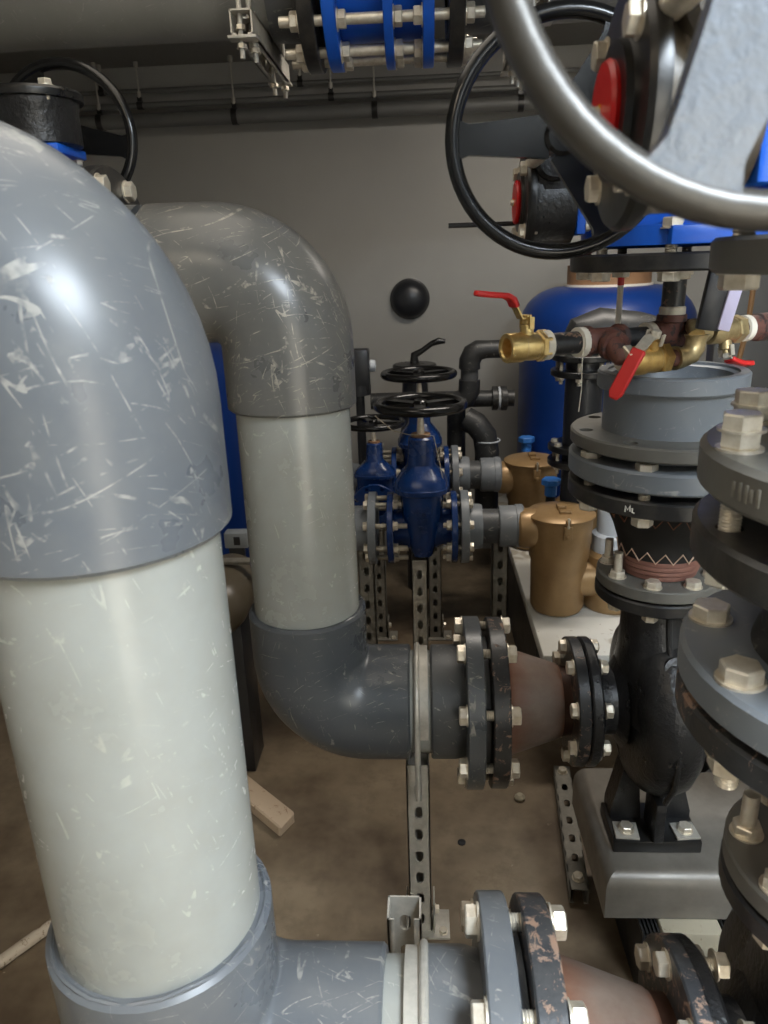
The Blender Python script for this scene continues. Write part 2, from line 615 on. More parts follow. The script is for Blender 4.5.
def bolt_ring(parent, m, n, rc, d, grip, phase=0.0, ext=1.2, nut=True, skip=()):
    """ring of bolts; heads on local +Z side of m"""
    for i in range(n):
        if i in skip:
            continue
        a = phase + 2 * PI * i / n
        bolt(parent, m @ T(rc * math.cos(a), rc * math.sin(a), 0), d, grip, ext, nut)


def flange_mb(ro, ri, t, n=8, rc=None, rh=0.011, phase=0.0, ch=0.002, seg=48, mat=None, mb=None):
    """flat ring with bolt holes, from z=0 to z=t"""
    mb = mb or MB()
    holes = [circ(ri, 32)]
    if n:
        holes += [circ(rh, 12, rc * math.cos(phase + 2 * PI * i / n), rc * math.sin(phase + 2 * PI * i / n)) for i in range(n)]
    top = MB().plate(circ(ro - ch, seg), holes, 0, t)
    # replace the straight outer wall with a chamfered rim
    keep = []
    nv = len(top.v)
    for f in top.f:
        rr = [math.hypot(top.v[i][0], top.v[i][1]) for i in f]
        zz = [top.v[i][2] for i in f]
        if min(rr) > ro - ch - 1e-5 and max(zz) - min(zz) > t * 0.5:
            continue
        keep.append(f)
    top.f = keep
    top.lathe([(ro - ch, 0), (ro, ch), (ro, t - ch), (ro - ch, t)], seg)
    return mb.add(top.v, top.f, mat)


def channel_mb(L, wdt=0.047, dep=0.041, th=0.0028, pitch=0.056, slot=(0.016, 0.029), off=0.035, closed_end=False):
    """slotted strut channel: runs along +Z from 0 to L, slotted web faces -Y"""
    mb = MB()
    holes = []
    z = off
    while z < L - 0.02:
        holes.append(stadium(0, z, slot[0], slot[1]))
        z += pitch
    W = Matrix(((1, 0, 0, 0), (0, 0, 1, 0), (0, 1, 0, 0), (0, 0, 0, 1)))     # (x,y,z)->(x,z,y)
    pl = MB().plate([(-wdt / 2, 0), (wdt / 2, 0), (wdt / 2, L), (-wdt / 2, L)], holes, 0, th)
    pl.f = [f[::-1] for f in pl.f]
    mb.add(pl.v, pl.f, W)
    for s in (-1, 1):
        mb.box((s * (wdt / 2 - th / 2), dep / 2, L / 2), (th, dep, L))
        mb.box((s * (wdt / 2 - 0.005), dep - th / 2, L / 2), (0.010, th, L))
    return mb


def ubolt_mb(r, rod, leg):
    """U over a pipe running along X: arch in the YZ plane, legs downward"""
    pts = [(0, -r, -leg)] + [(0, r * math.cos(a), r * math.sin(a)) for a in [PI - PI * i / 20 for i in range(21)]] + [(0, r, -leg)]
    return MB().sweep(pts, rod, 10)


def arc3(cx, cz, r, a0, a1, n=14, y=0.0):
    return [(cx + r * math.cos(a0 + (a1 - a0) * i / n), y, cz + r * math.sin(a0 + (a1 - a0) * i / n)) for i in range(n + 1)]


def elbow_mb(path, ro, ri, seg=48, lip=0.004):
    """moulded elbow: open thick-walled ends with a rounded edge"""
    p = [Vector(q) for q in path]
    d0 = (p[1] - p[0]).normalized()
    d1 = (p[-1] - p[-2]).normalized()
    pts = [p[0] + d0 * 0.012, p[0], p[0], p[0] + d0 * lip] + p[1:-1] + [p[-1] - d1 * lip, p[-1], p[-1], p[-1] - d1 * 0.012]
    rad = [ri, ri, ro - lip, ro] + [ro] * (len(p) - 2) + [ro, ro - lip, ri, ri]
    mb = MB()
    # frames: sweep() handles the doubled points by reusing the previous tangent
    n = len(pts)
    tans = []
    for i in range(n):
        if i <= 3:
            tans.append(d0)
        elif i >= n - 4:
            tans.append(d1)
        else:
            tans.append((pts[i + 1] - pts[i - 1]).normalized())
    nrm = Vector((0, 1, 0))
    vs, fs = [], []
    for i in range(n):
        nn = (nrm - tans[i] * nrm.dot(tans[i])).normalized()
        bn = tans[i].cross(nn)
        for k in range(seg):
            a = 2 * PI * k / seg
            vs.append(pts[i] + (nn * math.cos(a) + bn * math.sin(a)) * rad[i])
    for i in range(n - 1):
        for k in range(seg):
            l = (k + 1) % seg
            fs.append([i * seg + k, i * seg + l, (i + 1) * seg + l, (i + 1) * seg + k])
    return mb.add(vs, fs)


# ------------------------------------------------------------------ the room
structure('floor', slab(-2.0, 1.65, -1.2, 3.5, -0.1, 0.0), 'floor')
structure('wall_back', slab(-2.0, 1.65, 3.5, 3.6, -0.1, 2.3), 'wall')
structure('wall_left', slab(-2.0, -1.9, -1.1, 3.5, -0.1, 2.3), 'wall')
structure('wall_right', slab(1.55, 1.65, -1.1, 3.5, -0.1, 2.3), 'wall')
mb = slab(-2.0, 1.65, 0.05, 3.6, 2.2, 2.3)             # roof with an open hatch just behind and right of the viewpoint
mb.box((-0.785, -0.525, 2.25), (2.43, 1.15, 0.1)).box((1.415, -0.525, 2.25), (0.47, 1.15, 0.1)).box((0.805, -0.975, 2.25), (0.75, 0.25, 0.1))
structure('ceiling', mb, 'ceil')
structure('wall_front', slab(-2.0, 1.65, -1.2, -1.1, -0.1, 2.3), 'wall')
structure('trim_1', slab(0.315, 1.55, 1.79, 3.42, 0.325, 0.365, 0.006), 'plinth')      # white slab that carries the strainer pumps
structure('trim_2', slab(0.335, 1.55, 2.02, 3.42, 0.0, 0.325), 'panel')               # its dark base


# ------------------------------------------------------------------ suction pipework
def suction_pipe(ox, Y, label, zt, zs, sleeve, leg=0.0, mup='fitting_lit_warm', mlo='fitting'):
    """riser between two elbows, lower leg ending in a bolted flange; ox shifts the run along X"""
    t = thing('suction_pipe', label, 'pipe', (-0.228 + ox, Y, 0))
    RB, RT = 0.115, 0.118
    part('riser_pipe', MB().lathe([(0.1, 0.70), (0.1, zs + 0.06)], 56), 'pipe', t, label='pale grey plastic riser')
    up_path = [(0, 0, zs)] + [(0, 0, zs + (zt - RT - zs) * k / 3) for k in (1, 2)] + arc3(-RT, zt - RT, RT, 0, PI / 2, 16) + [(-RT - 0.05, 0, zt), (-RT - 0.097, 0, zt)]
    part('upper_elbow', elbow_mb(up_path, 0.112, 0.099), mup, t)
    lo_path = [(0, 0, 0.767), (0, 0, 0.72)] + arc3(RB, 0.555 + RB, RB, PI, 1.5 * PI, 16) + [(RB + 0.04, 0, 0.555), (RB + 0.08 + leg, 0, 0.555)]
    part('lower_elbow', elbow_mb(lo_path, 0.112, 0.099), mlo, t)
    # sealing bead where the riser enters the lower socket
    pts = [(0.106 * math.cos(2 * PI * i / 40), 0.106 * math.sin(2 * PI * i / 40), 0.766 + random.uniform(-0.002, 0.003)) for i in range(40)]
    part('sealing_bead', MB().sweep(pts, 0.0025, 6, closed=True), mlo, t)
    xm = T(0, 0, 0.555) @ ZX
    x0 = 0.228 + leg
    part('outlet_pipe', MB().lathe([(0.1, 0.17), (0.1, x0 + 0.012)], 48), 'pipe', t, xm)
    part('flange_stub', MB().lathe([(0.1, x0 + 0.006), (0.108, x0 + 0.006), (0.111, x0 + 0.010), (0.111, x0 + 0.055), (0.106, x0 + 0.075), (0.106, x0 + 0.104), (0.128, x0 + 0.104), (0.128, x0 + 0.116), (0.095, x0 + 0.116)], 48), sleeve, t, xm)
    part('loose_flange', flange_mb(0.167, 0.107, 0.032, 8, 0.1475, 0.0115, PI / 8), mlo, t, T(x0 + 0.072, 0, 0.555) @ ZX)
    # level leg that runs off to the left
    xl = T(0, 0, zt) @ ZX
    part('branch_pipe', MB().lathe([(0.1, -0.255), (0.1, -0.19)], 48), 'pipe', t, xl)
    part('branch_stub', MB().lathe([(0.1, -0.225), (0.111, -0.225), (0.111, -0.262), (0.105, -0.27), (0.128, -0.27), (0.128, -0.282)], 48), 'fitting', t, xl)
    return t


suction_pipe(0.0, 1.283, 'grey plastic pipe with pale riser between two scratched elbows, behind the foreground pipe', 1.38, 1.155, 'pvc_dark')
suction_pipe(-0.049, 0.58, 'large foreground grey plastic pipe with pale riser filling the left of the view', 1.404, 1.182, 'fitting_lit', 0.03, 'fitting_lit', 'fitting_lit')


def reducer(ox, Y, label, chip='black_chip'):
    t = thing('pipe_reducer', label, 'reducer', (0.12 + ox, Y, 0))
    xm = T(0, 0, 0.555) @ ZX
    part('large_flange', flange_mb(0.165, 0.098, 0.031, 8, 0.1475, 0.0115, PI / 8), chip, t, T(-0.002, 0, 0.555) @ ZX, label='chipped black steel flange')
    part('cone', MB().lathe([(0.098, 0.028), (0.108, 0.029), (0.1085, 0.036), (0.105, 0.040), (0.102, 0.046), (0.0725, 0.135), (0.0695, 0.139)], 48), 'cone', t, xm)
    part('neck', MB().lathe([(0.0695, 0.139), (0.0675, 0.150), (0.0675, 0.163), (0.0715, 0.170), (0.0715, 0.174)], 48), 'neck', t, xm, label='heat darkened rusty neck')
    part('small_flange', flange_mb(0.125, 0.068, 0.022, 8, 0.105, 0.0095, PI / 8), chip, t, T(0.156, 0, 0.555) @ ZX, label='chipped black steel flange with rusty edges')
    part('gasket', MB().lathe([(0.07, 0.178), (0.092, 0.178), (0.092, 0.182), (0.07, 0.182)], 32), 'rubber', t, xm)
    # big bolts: heads on the left face of the plastic flange
    bolt_ring(t, T(-0.048, 0, 0.555) @ RY(-PI / 2), 8, 0.1475, 0.020, 0.077, PI / 8, 0.9)
    bolt_ring(t, T(0.156, 0, 0.555) @ RY(-PI / 2), 8, 0.105, 0.016, 0.049, PI / 8, 1.0)
    return t


reducer(0.0, 1.283, 'rusty steel pipe reducer between chipped black flanges on the middle pipe')
reducer(-0.019, 0.58, 'rusty steel pipe reducer with peeling black flanges at the bottom edge', 'black_chip_near')


# ------------------------------------------------------------------ pumps
def pump(ox, Y, label):
    t = thing('centrifugal_pump', label, 'pump', (0.43 + ox, Y, 0))
    xm = T(0, 0, 0.555) @ ZX
    # volute: disc-like casing about X, with a discharge neck rising from it
    mb = MB()
    prof = [(0.062, -0.085), (0.066, -0.075), (0.085, -0.066), (0.12, -0.062), (0.150, -0.055), (0.170, -0.036), (0.178, -0.012), (0.178, 0.012), (0.170, 0.036), (0.150, 0.055), (0.115, 0.062), (0.10, 0.075), (0.0, 0.076)]
    mb.lathe(prof, 56, T(0.014, 0, 0.555) @ ZX @ Matrix.Diagonal((1, 1, 0.92, 1)))
    part('volute', mb, 'cast', t)
    nk = []
    for i in range(13):
        k = i / 12
        z = 0.56 + (0.790 - 0.56) * k
        rx = 0.060 + 0.012 * (1 - k) ** 2
        ry = 0.066 + 0.100 * (1 - k) ** 1.6
        cy = -0.0 - 0.0 * k
        nk.append([(0.008 * (1 - k) + rx * math.cos(2 * PI * j / 40), cy + ry * math.sin(2 * PI * j / 40), z) for j in range(40)])
    mb = MB()
    vs = [p for ring in nk for p in ring]
    fs = [[i * 40 + j, i * 40 + (j + 1) % 40, (i + 1) * 40 + (j + 1) % 40, (i + 1) * 40 + j] for i in range(12) for j in range(40)]
    mb.add(vs, fs)
    part('discharge_neck', mb, 'cast', t)
    # parting ridge and boss on the front of the neck
    part('casting_ridge', MB().sweep([(0.004, -0.068, 0.775), (0.005, -0.082, 0.72), (0.008, -0.112, 0.665), (0.008, -0.150, 0.60), (0.008, -0.176, 0.545), (0.008, -0.170, 0.48), (0.008, -0.135, 0.42)], 0.0055, 8), 'cast', t)
    part('casting_boss', MB().lathe([(0, -0.02), (0.024, -0.02), (0.026, 0.0), (0.022, 0.016), (0, 0.018)], 20, T(0.012, -0.098, 0.680) @ RX(PI / 2 - 0.5)), 'cast', t)
    part('suction_neck', MB().lathe([(0.070, -0.112), (0.074, -0.108), (0.066, -0.088), (0.066, -0.07), (0.09, -0.055)], 40), 'cast', t, xm)
    part('suction_flange', flange_mb(0.125, 0.066, 0.022, 8, 0.105, 0.0095, PI / 8, 0.004), 'cast', t, T(-0.130, 0, 0.555) @ ZX)
    part('discharge_flange', flange_mb(0.111, 0.052, 0.024, 8, 0.09, 0.0095, PI / 8, 0.003), 'black_flange', t, T(0, 0, 0.786))
    # foot: slab, upright web and two flared cheeks
    part('foot', MB().box((0.020, -0.030, 0.274), (0.172, 0.115, 0.027), 0.003), 'black', t)
    part('foot_web', MB().box((0.018, -0.06, 0.335), (0.020, 0.07, 0.09), 0.003), 'cast', t)
    for s in (-1, 1):
        vs = [(0.022 + s * 0.080, -0.02, 0.286), (0.022 + s * 0.080, -0.02, 0.306), (0.022 + s * 0.056, -0.01, 0.40), (0.022 + s * 0.028, -0.01, 0.42), (0.022 + s * 0.018, -0.02, 0.286)]
        v2 = [(x, y + 0.05, z) for x, y, z in vs]
        fs = [[0, 1, 2, 3, 4], [9, 8, 7, 6, 5]] + [[i, (i + 1) % 5, 5 + (i + 1) % 5, 5 + i][::-1] for i in range(5)]
        part('foot_gusset', MB().add(vs + v2, fs if s < 0 else [f[::-1] for f in fs]), 'cast', t)
        p = part('washer_plate', MB().box((0, 0, 0.003), (0.046, 0.044, 0.005), 0.0005), 'zinc', t, T(0.022 + s * 0.058, -0.060, 0.2875) @ RZ(0.08 * s))
        part('bolt', bolt_mesh(0.016, 0.03, 0.2), None, p, T(0, 0, 0.0055))
    # bearing bracket, motor with cooling fins
    part('motor_bracket', MB().lathe([(0.10, 0.085), (0.135, 0.09), (0.135, 0.115), (0.095, 0.13), (0.095, 0.17)], 40), 'cast', t, xm)
    bolt_ring(t, T(0.115, 0, 0.555) @ ZX, 6, 0.122, 0.014, 0.02, 0.3, 0.4, False)
    mb = MB().lathe([(0.0, 0.17), (0.115, 0.17), (0.115, 0.48), (0.10, 0.52), (0.0, 0.52)], 40)
    for i in range(40):
        mb.box((0.122, 0, 0.32), (0.02, 0.004, 0.28), 0, RZ(2 * PI * i / 40))
    part('motor', mb, 'dark_plastic', t, xm)
    return t


pump(0.0, 1.283, 'black cast iron pump bolted on the grey steel tray, behind the foreground flanges')
pump(-0.03, 0.58, 'black pump at the bottom right corner, mostly below the frame')


def steel_tray(ox, oy, label):
    t = thing('steel_tray', label, 'base', (0.338 + ox, 1.133 + oy, 0.16))
    # folded sheet: top rolled over at the front and left edges
    bm = bmesh.new()
    bmesh.ops.create_cube(bm, size=1.0)
    for v in bm.verts:
        v.co = Vector(((v.co.x + 0.5) * 0.95, (v.co.y + 0.5) * 0.322, (v.co.z + 0.5) * 0.10))
    ed = [e for e in bm.edges if all(v.co.z > 0.09 for v in e.verts) and (all(v.co.y < 0.01 for v in e.verts) or all(v.co.x < 0.01 for v in e.verts))]
    bmesh.ops.bevel(bm, geom=ed, offset=0.03, segments=7, profile=0.5, affect='EDGES')
    mb = MB().frombm(bm)
    part('tray', mb, 'tray', t, sharp=25)
    return t


steel_tray(0, 0, 'grey sheet steel pump tray with rolled front edge under the black pump')
steel_tray(-0.03, -0.703, 'grey sheet steel pump tray below the frame at bottom right')


def support_block(ox, oy, label):
    t = thing('support_block', label, 'block', (0.50 + ox, 1.2 + oy, 0))
    part('block', MB().box((0, 0, 0.079), (0.115, 0.20, 0.157), 0.006), 'block', t)
    for s in (-1, 1):
        mb = MB().box((s * 0.078, 0, 0.072), (0.036, 0.19, 0.143), 0.004)
        for i in range(5):
            mb.box((s * 0.078 + (i - 2) * 0.0075, 0, 0.147), (0.0035, 0.19, 0.012))
        part('rubber_pad', mb, 'rubber', t, label='ribbed black pad')
    return t


support_block(0, 0, 'cream block with ribbed black pads holding up the grey pump tray')
support_block(-0.03, -0.703, 'cream block under the near pump tray, below the frame')


# ------------------------------------------------------------------ discharge stacks
def zigzag(r, z0, z1, n, r1=None):
    r1 = r1 or r
    pts = []
    for i in range(n * 2):
        k = i % 2
        a = 2 * PI * i / (n * 2)
        rr, z = (r, z0) if k == 0 else (r1, z1)
        pts.append((rr * math.cos(a), rr * math.sin(a), z))
    return MB().sweep(pts, 0.0016, 5, closed=True)


def rubber_joint(ox, Y, label, big='black_flange'):
    t = thing('rubber_joint', label, 'joint', (0.43 + ox, Y, 0))
    part('lower_flange', flange_mb(0.110, 0.062, 0.022, 8, 0.09, 0.0095, PI / 8, 0.002), 'black_bright', t, T(0, 0, 0.814))
    prof = [(0.060, 0.838), (0.072, 0.872), (0.074, 0.882), (0.076, 0.895), (0.086, 0.925), (0.100, 0.955), (0.107, 0.972), (0.11, 0.986)]
    part('bellows', MB().lathe(prof, 48), 'rubber', t)
    mb = MB()
    for z, r in ((0.842, 0.066), (0.852, 0.0695), (0.862, 0.072), (0.871, 0.0725)):
        mb.lathe([(r - 0.006, z - 0.005), (r, z - 0.004), (r + 0.001, z), (r, z + 0.004), (r - 0.006, z + 0.005)], 48)
    part('rubber_band', mb, 'rust_band', t, label='red brown ribbed band')
    part('zigzag_trim', zigzag(0.0745, 0.874, 0.893, 16, 0.0765), 'cream_stitch', t, label='pale zigzag line')
    part('zigzag_trim', zigzag(0.0985, 0.948, 0.970, 22, 0.108), 'stitch', t, label='brown zigzag line')
    part('upper_flange', flange_mb(0.170, 0.10, 0.028, 8, 0.1475, 0.0115, 0.25, 0.003), big, t, T(0, 0, 0.985))
    if ox == 0:
        def rim(a, z): return (0.1706 * math.cos(R(a)), 0.1706 * math.sin(R(a)), z)
        mb = MB().sweep([rim(231.5, 0.994), rim(231.7, 1.004), rim(232.9, 0.998), rim(234.0, 1.005), rim(234.3, 0.996)], 0.0014, 6)
        mb.sweep([rim(235.4, 1.002), rim(235.5, 0.995), rim(236.8, 0.994)], 0.0014, 6)
        part('paint_mark', mb, 'mark', t, label='small white paint mark on the rim')
    bolt_ring(t, T(0, 0, 0.836), 8, 0.09, 0.016, 0.050, PI / 8, 1.0)
    for a in (PI / 8 + PI, PI / 8 + PI / 4 * 3):           # two studs stand proud of their nuts
        st = MB().lathe([(0.0, 0.04), (0.0078, 0.038), (0.008, 0.0), (0.0, 0.0)][::-1], 12)
        part('stud_end', st, 'steel', t, T(0.09 * math.cos(a), 0.09 * math.sin(a), 0.845))
    return t


rubber_joint(0, 1.283, 'black flared rubber joint with red brown band above the black pump')
rubber_joint(-0.03, 0.58, 'black rubber joint with chipped flanges under the foreground flange stack', 'black_chip')


def collar_mid():
    t = thing('flange_collar', 'open grey plastic flange collar standing on bolted discs below the brass valves', 'flange', (0.43, 1.283, 0))
    part('bolted_flange', flange_mb(0.171, 0.09, 0.036, 8, 0.1475, 0.0115, 0.25, 0.004), 'pvc_mid', t, T(0, 0, 1.026), label='grey plastic disc clamped by steel bolts')
    part('loose_flange', flange_mb(0.170, 0.112, 0.024, 8, 0.1475, 0.012, 0.05, 0.003), 'black_bright', t, T(0, 0, 1.078), label='dark loose ring with empty bolt holes')
    prof = [(0.086, 1.06), (0.112, 1.06), (0.110, 1.09), (0.110, 1.168), (0.112, 1.172), (0.119, 1.173), (0.122, 1.176), (0.122, 1.199), (0.119, 1.202), (0.105, 1.202), (0.104, 1.198), (0.096, 1.195), (0.095, 1.18), (0.088, 1.17), (0.086, 1.06)]
    part('collar', MB().lathe(prof, 64), 'pvc_mid', t, T(-0.007, 0, 0))
    bolt_ring(t, T(0, 0, 1.058), 8, 0.1475, 0.020, 0.073, 0.25, 0.5)
    return t


collar_mid()


def collar_near():
    t = thing('flange_stack', 'foreground stack of grey and black pipe flanges with large steel bolts at right', 'flange', (0.40, 0.58, 0))
    part('bolted_flange', flange_mb(0.171, 0.09, 0.034, 8, 0.1475, 0.0115, 0.245, 0.004), 'pvc_mid', t, T(0, 0, 1.020), label='grey plastic disc with bolts on top')
    bolt_ring(t, T(0, 0, 1.054), 8, 0.1475, 0.020, 0.070, 0.245, 1.6)
    part('spool', MB().lathe([(0.09, 1.05), (0.112, 1.05), (0.108, 1.065), (0.104, 1.07), (0.104, 1.14), (0.095, 1.14)], 48), 'black_pvc', t)
    part('black_flange', flange_mb(0.171, 0.09, 0.034, 8, 0.1475, 0.0115, 0.715, 0.004), 'black_flange', t, T(0, 0, 1.137))
    part('top_flange', flange_mb(0.171, 0.088, 0.038, 8, 0.1475, 0.0125, 0.715, 0.005), 'black_bright', t, T(0, 0, 1.200), label='pale dust-covered disc with scuffed rim')
    for i, (da, hh) in enumerate(((0, 0.012), (0.045, 0.014), (0.085, 0.014), (0.115, 0.010), (0.155, 0.014))):
        a = R(192) + da
        part('raised_mark', MB().box((0.1712, 0, 0), (0.001, 0.003, hh), 0.0003), 'zinc_dark', t, T(0, 0, 1.219) @ RZ(a))
    part('top_sleeve', MB().lathe([(0.088, 1.17), (0.105, 1.17), (0.105, 1.25), (0.088, 1.25)], 48), 'pvc_dark', t)
    for i in range(8):
        a = 0.715 + PI / 4 * i
        b = bolt(t, T(0.1475 * math.cos(a), 0.1475 * math.sin(a), 1.238 + 0.0155), 0.0185, 0.1165, 1.0)
        part('nut', nut_mesh(0.0185), None, b, T(0, 0, -0.0155))
    return t


collar_near()


# ------------------------------------------------------------------ butterfly valves with gearbox and handwheel
def handwheel(parent, m, rad, rim, spoke_angles, hub=0.022, mat='wheel', smat=None, sw=(0.024, 0.015), segs=64, name='handwheel'):
    """wheel lies in local XY, spokes dished slightly; the rim is the part, spokes and hub its sub-parts"""
    pts = [(rad * math.cos(2 * PI * i / segs), rad * math.sin(2 * PI * i / segs), 0) for i in range(segs)]
    rimo = part(name, MB().sweep(pts, rim, 14, closed=True), mat, parent, m)
    mb = MB().lathe([(0, -0.02), (hub * 0.9, -0.02), (hub, -0.016), (hub, 0.010), (hub * 0.8, 0.014), (hub * 0.45, 0.014), (hub * 0.4, 0.011), (0, 0.011)], 28)
    part('hub', mb, mat, rimo)
    for a in spoke_angles:
        n = 12
        half = []
        for i in range(n + 1):
            k = i / n
            r = hub * 0.7 + (rad - hub * 0.7) * k
            wd = sw[1] + (sw[0] - sw[1]) * (1 - k) + 0.55 * sw[0] * max(0, (k - 0.8) / 0.2) ** 2
            half.append((r, wd))
        outline = [(r, -wd) for r, wd in half] + [(r, wd) for r, wd in half[::-1]]
        mb = MB().plate(outline, [], -0.006, 0.006)
        part('spoke', mb, smat or mat, rimo, RZ(a))
    return rimo


def butterfly(label, m, spokes, wheel_rad=0.130, rim=0.0095, mats=('wheel', None, 'cast'), blind='black_flange', hub=0.022, wy=-0.297, wx=-0.262, wz=0.052, ind_r=1.0, rod=False, sh=-0.012):
    """local frame: flow along Z, stem towards -X, handwheel on the -Y side"""
    t = thing('butterfly_valve', label, 'valve', m.to_translation(), m.to_3x3().to_4x4())
    mb = MB()
    mb.lathe([(0.10, -0.075), (0.135, -0.075), (0.155, -0.072), (0.155, -0.045), (0.135, -0.040), (0.122, -0.03), (0.122, 0.03), (0.135, 0.040), (0.155, 0.045), (0.155, 0.072), (0.135, 0.075), (0.10, 0.075)], 56)
    mb.box((-0.0, -0.150, -0.060), (0.13, 0.022, 0.026), 0.003)
    part('body', mb, 'blue', t, sharp=30)
    part('stem_neck', MB().lathe([(0.036, 0.10), (0.032, 0.14), (0.030, 0.172)], 28), 'blue', t, RY(-PI / 2))
    part('mounting_plate', MB().box((-0.181 - sh, 0, 0), (0.014, 0.105, 0.105), 0.003), 'blue', t)
    for sy in (-1, 1):
        for sz in (-1, 1):
            bolt(t, T(-0.173 - sh, sy * 0.040, sz * 0.040) @ ZX, 0.010, 0.014, 0.2, False)
    if rod:
        part('indicator_rod', MB().lathe([(0, -0.37), (0.004, -0.37), (0.004, -0.262), (0, -0.262)], 10, T(0, 0.02, -0.030) @ ZX), 'black', t)
    # flanges that clamp the body
    part('lower_flange', flange_mb(0.171, 0.03, 0.026, 8, 0.1475, 0.0115, PI / 8, 0.003), blind, t, T(0, 0, -0.109))
    bolt_ring(t, T(0, 0, -0.109) @ RX(PI), 8, 0.1475, 0.018, 0.058, PI / 8, 0.6)
    if True:
        part('upper_flange', flange_mb(0.171, 0.10, 0.03, 8, 0.1475, 0.0115, 0.0, 0.003), 'black_flange', t, T(0, 0, 0.080))
        part('upper_stub', MB().lathe([(0.115, 0.10), (0.112, 0.12), (0.112, 0.28), (0.10, 0.28)], 40), 'pvc_dark', t)
        bolt_ring(t, T(0, 0, 0.110), 8, 0.1475, 0.018, 0.062, PI / 8, 0.6)
    # gearbox: round housing about the stem, cover with indicator, worm box for the wheel shaft
    gx = RY(-PI / 2) @ T(0, 0, sh)
    mb = MB().lathe([(0.0, 0.187), (0.060, 0.187), (0.066, 0.190), (0.066, 0.240), (0.068, 0.244), (0.068, 0.252), (0.0, 0.252)], 48)
    part('gearbox', mb, mats[2], t, gx)
    part('gearbox_cover', MB().lathe([(0.0, 0.2525), (0.076, 0.2525), (0.077, 0.256), (0.077, 0.262), (0.074, 0.266), (0.045, 0.267), (0.044, 0.272), (0.0, 0.272)], 48), 'black', t, gx)
    for i in range(4):
        a = PI / 4 + PI / 2 * i
        bolt(t, T(-0.266 - sh, 0.063 * math.cos(a), 0.063 * math.sin(a)) @ RY(-PI / 2), 0.012, 0.012, 0.6, False)
    if ind_r:
        ind = part('indicator', MB().lathe([(0, 0.272), (0.032, 0.272), (0.033, 0.275), (0.031, 0.278), (0.0, 0.279)], 40), 'red_disc', t, gx, label='red position indicator disc')
        part('pointer', MB().plate([(-0.005, -0.004), (0.005, -0.004), (0.003, 0.028), (-0.003, 0.028)], [], 0.2785, 0.280), 'yellow', ind)
        part('indicator_screw', MB().lathe([(0, 0.284), (0.004, 0.284), (0.005, 0.279)], 12), 'steel', ind)
    mb = MB().lathe([(0.0, -0.045), (0.026, -0.045), (0.029, -0.04), (0.029, 0.075), (0.024, 0.082), (0.0, 0.082)], 28, T(wx + 0.046, 0, wz) @ RX(PI / 2))
    mb.box((wx + 0.046, -0.01, wz - 0.022), (0.050, 0.11, 0.045), 0.006)
    part('worm_housing', mb, mats[2], t)
    part('wheel_shaft', MB().lathe([(0, 0), (0.010, 0), (0.010, abs(wy) - 0.05), (0, abs(wy) - 0.05)], 16), 'steel', t, T(wx + 0.016, -0.06, wz) @ RX(PI / 2))
    handwheel(t, T(wx + 0.016, wy, wz) @ RX(PI / 2), wheel_rad, rim, spokes, hub, mats[0], mats[1])
    return t


butterfly('blue butterfly valve with black handwheel and gearbox, above the open grey collar', T(0.417, 1.283, 1.472), (PI, PI / 3, -PI / 3), rod=True)
butterfly('blue butterfly valve in the right foreground with large blurred grey handwheel', T(0.392, 0.58, 1.482), (R(250), R(10), R(130)),
          0.1255, 0.0085, ('wheel_near', 'spoke_near', 'gear_near'), 'black_bright', 0.024, wy=-0.237, wx=-0.2545, wz=0.048)
mL = Matrix(((0, 0, -1, 0), (0, -1, 0, 0), (-1, 0, 0, 0), (0, 0, 0, 1)))
butterfly('blue butterfly valve with black handwheel on the level pipe at upper left', T(-0.605, 1.283, 1.38) @ mL, (R(155), R(-80), R(35)),
          0.1165, 0.0095, ('wheel', None, 'cast'), 'black_flange', 0.022, wy=-0.147, wx=-0.252, wz=0.017, ind_r=0, sh=0.012)

# ------------------------------------------------------------------ brass test manifold between the flanges
MC = Vector((0.414, 1.283, 1.259))
ANG = R(25)
mm = T(*MC) @ RZ(ANG)      # local X runs along the manifold


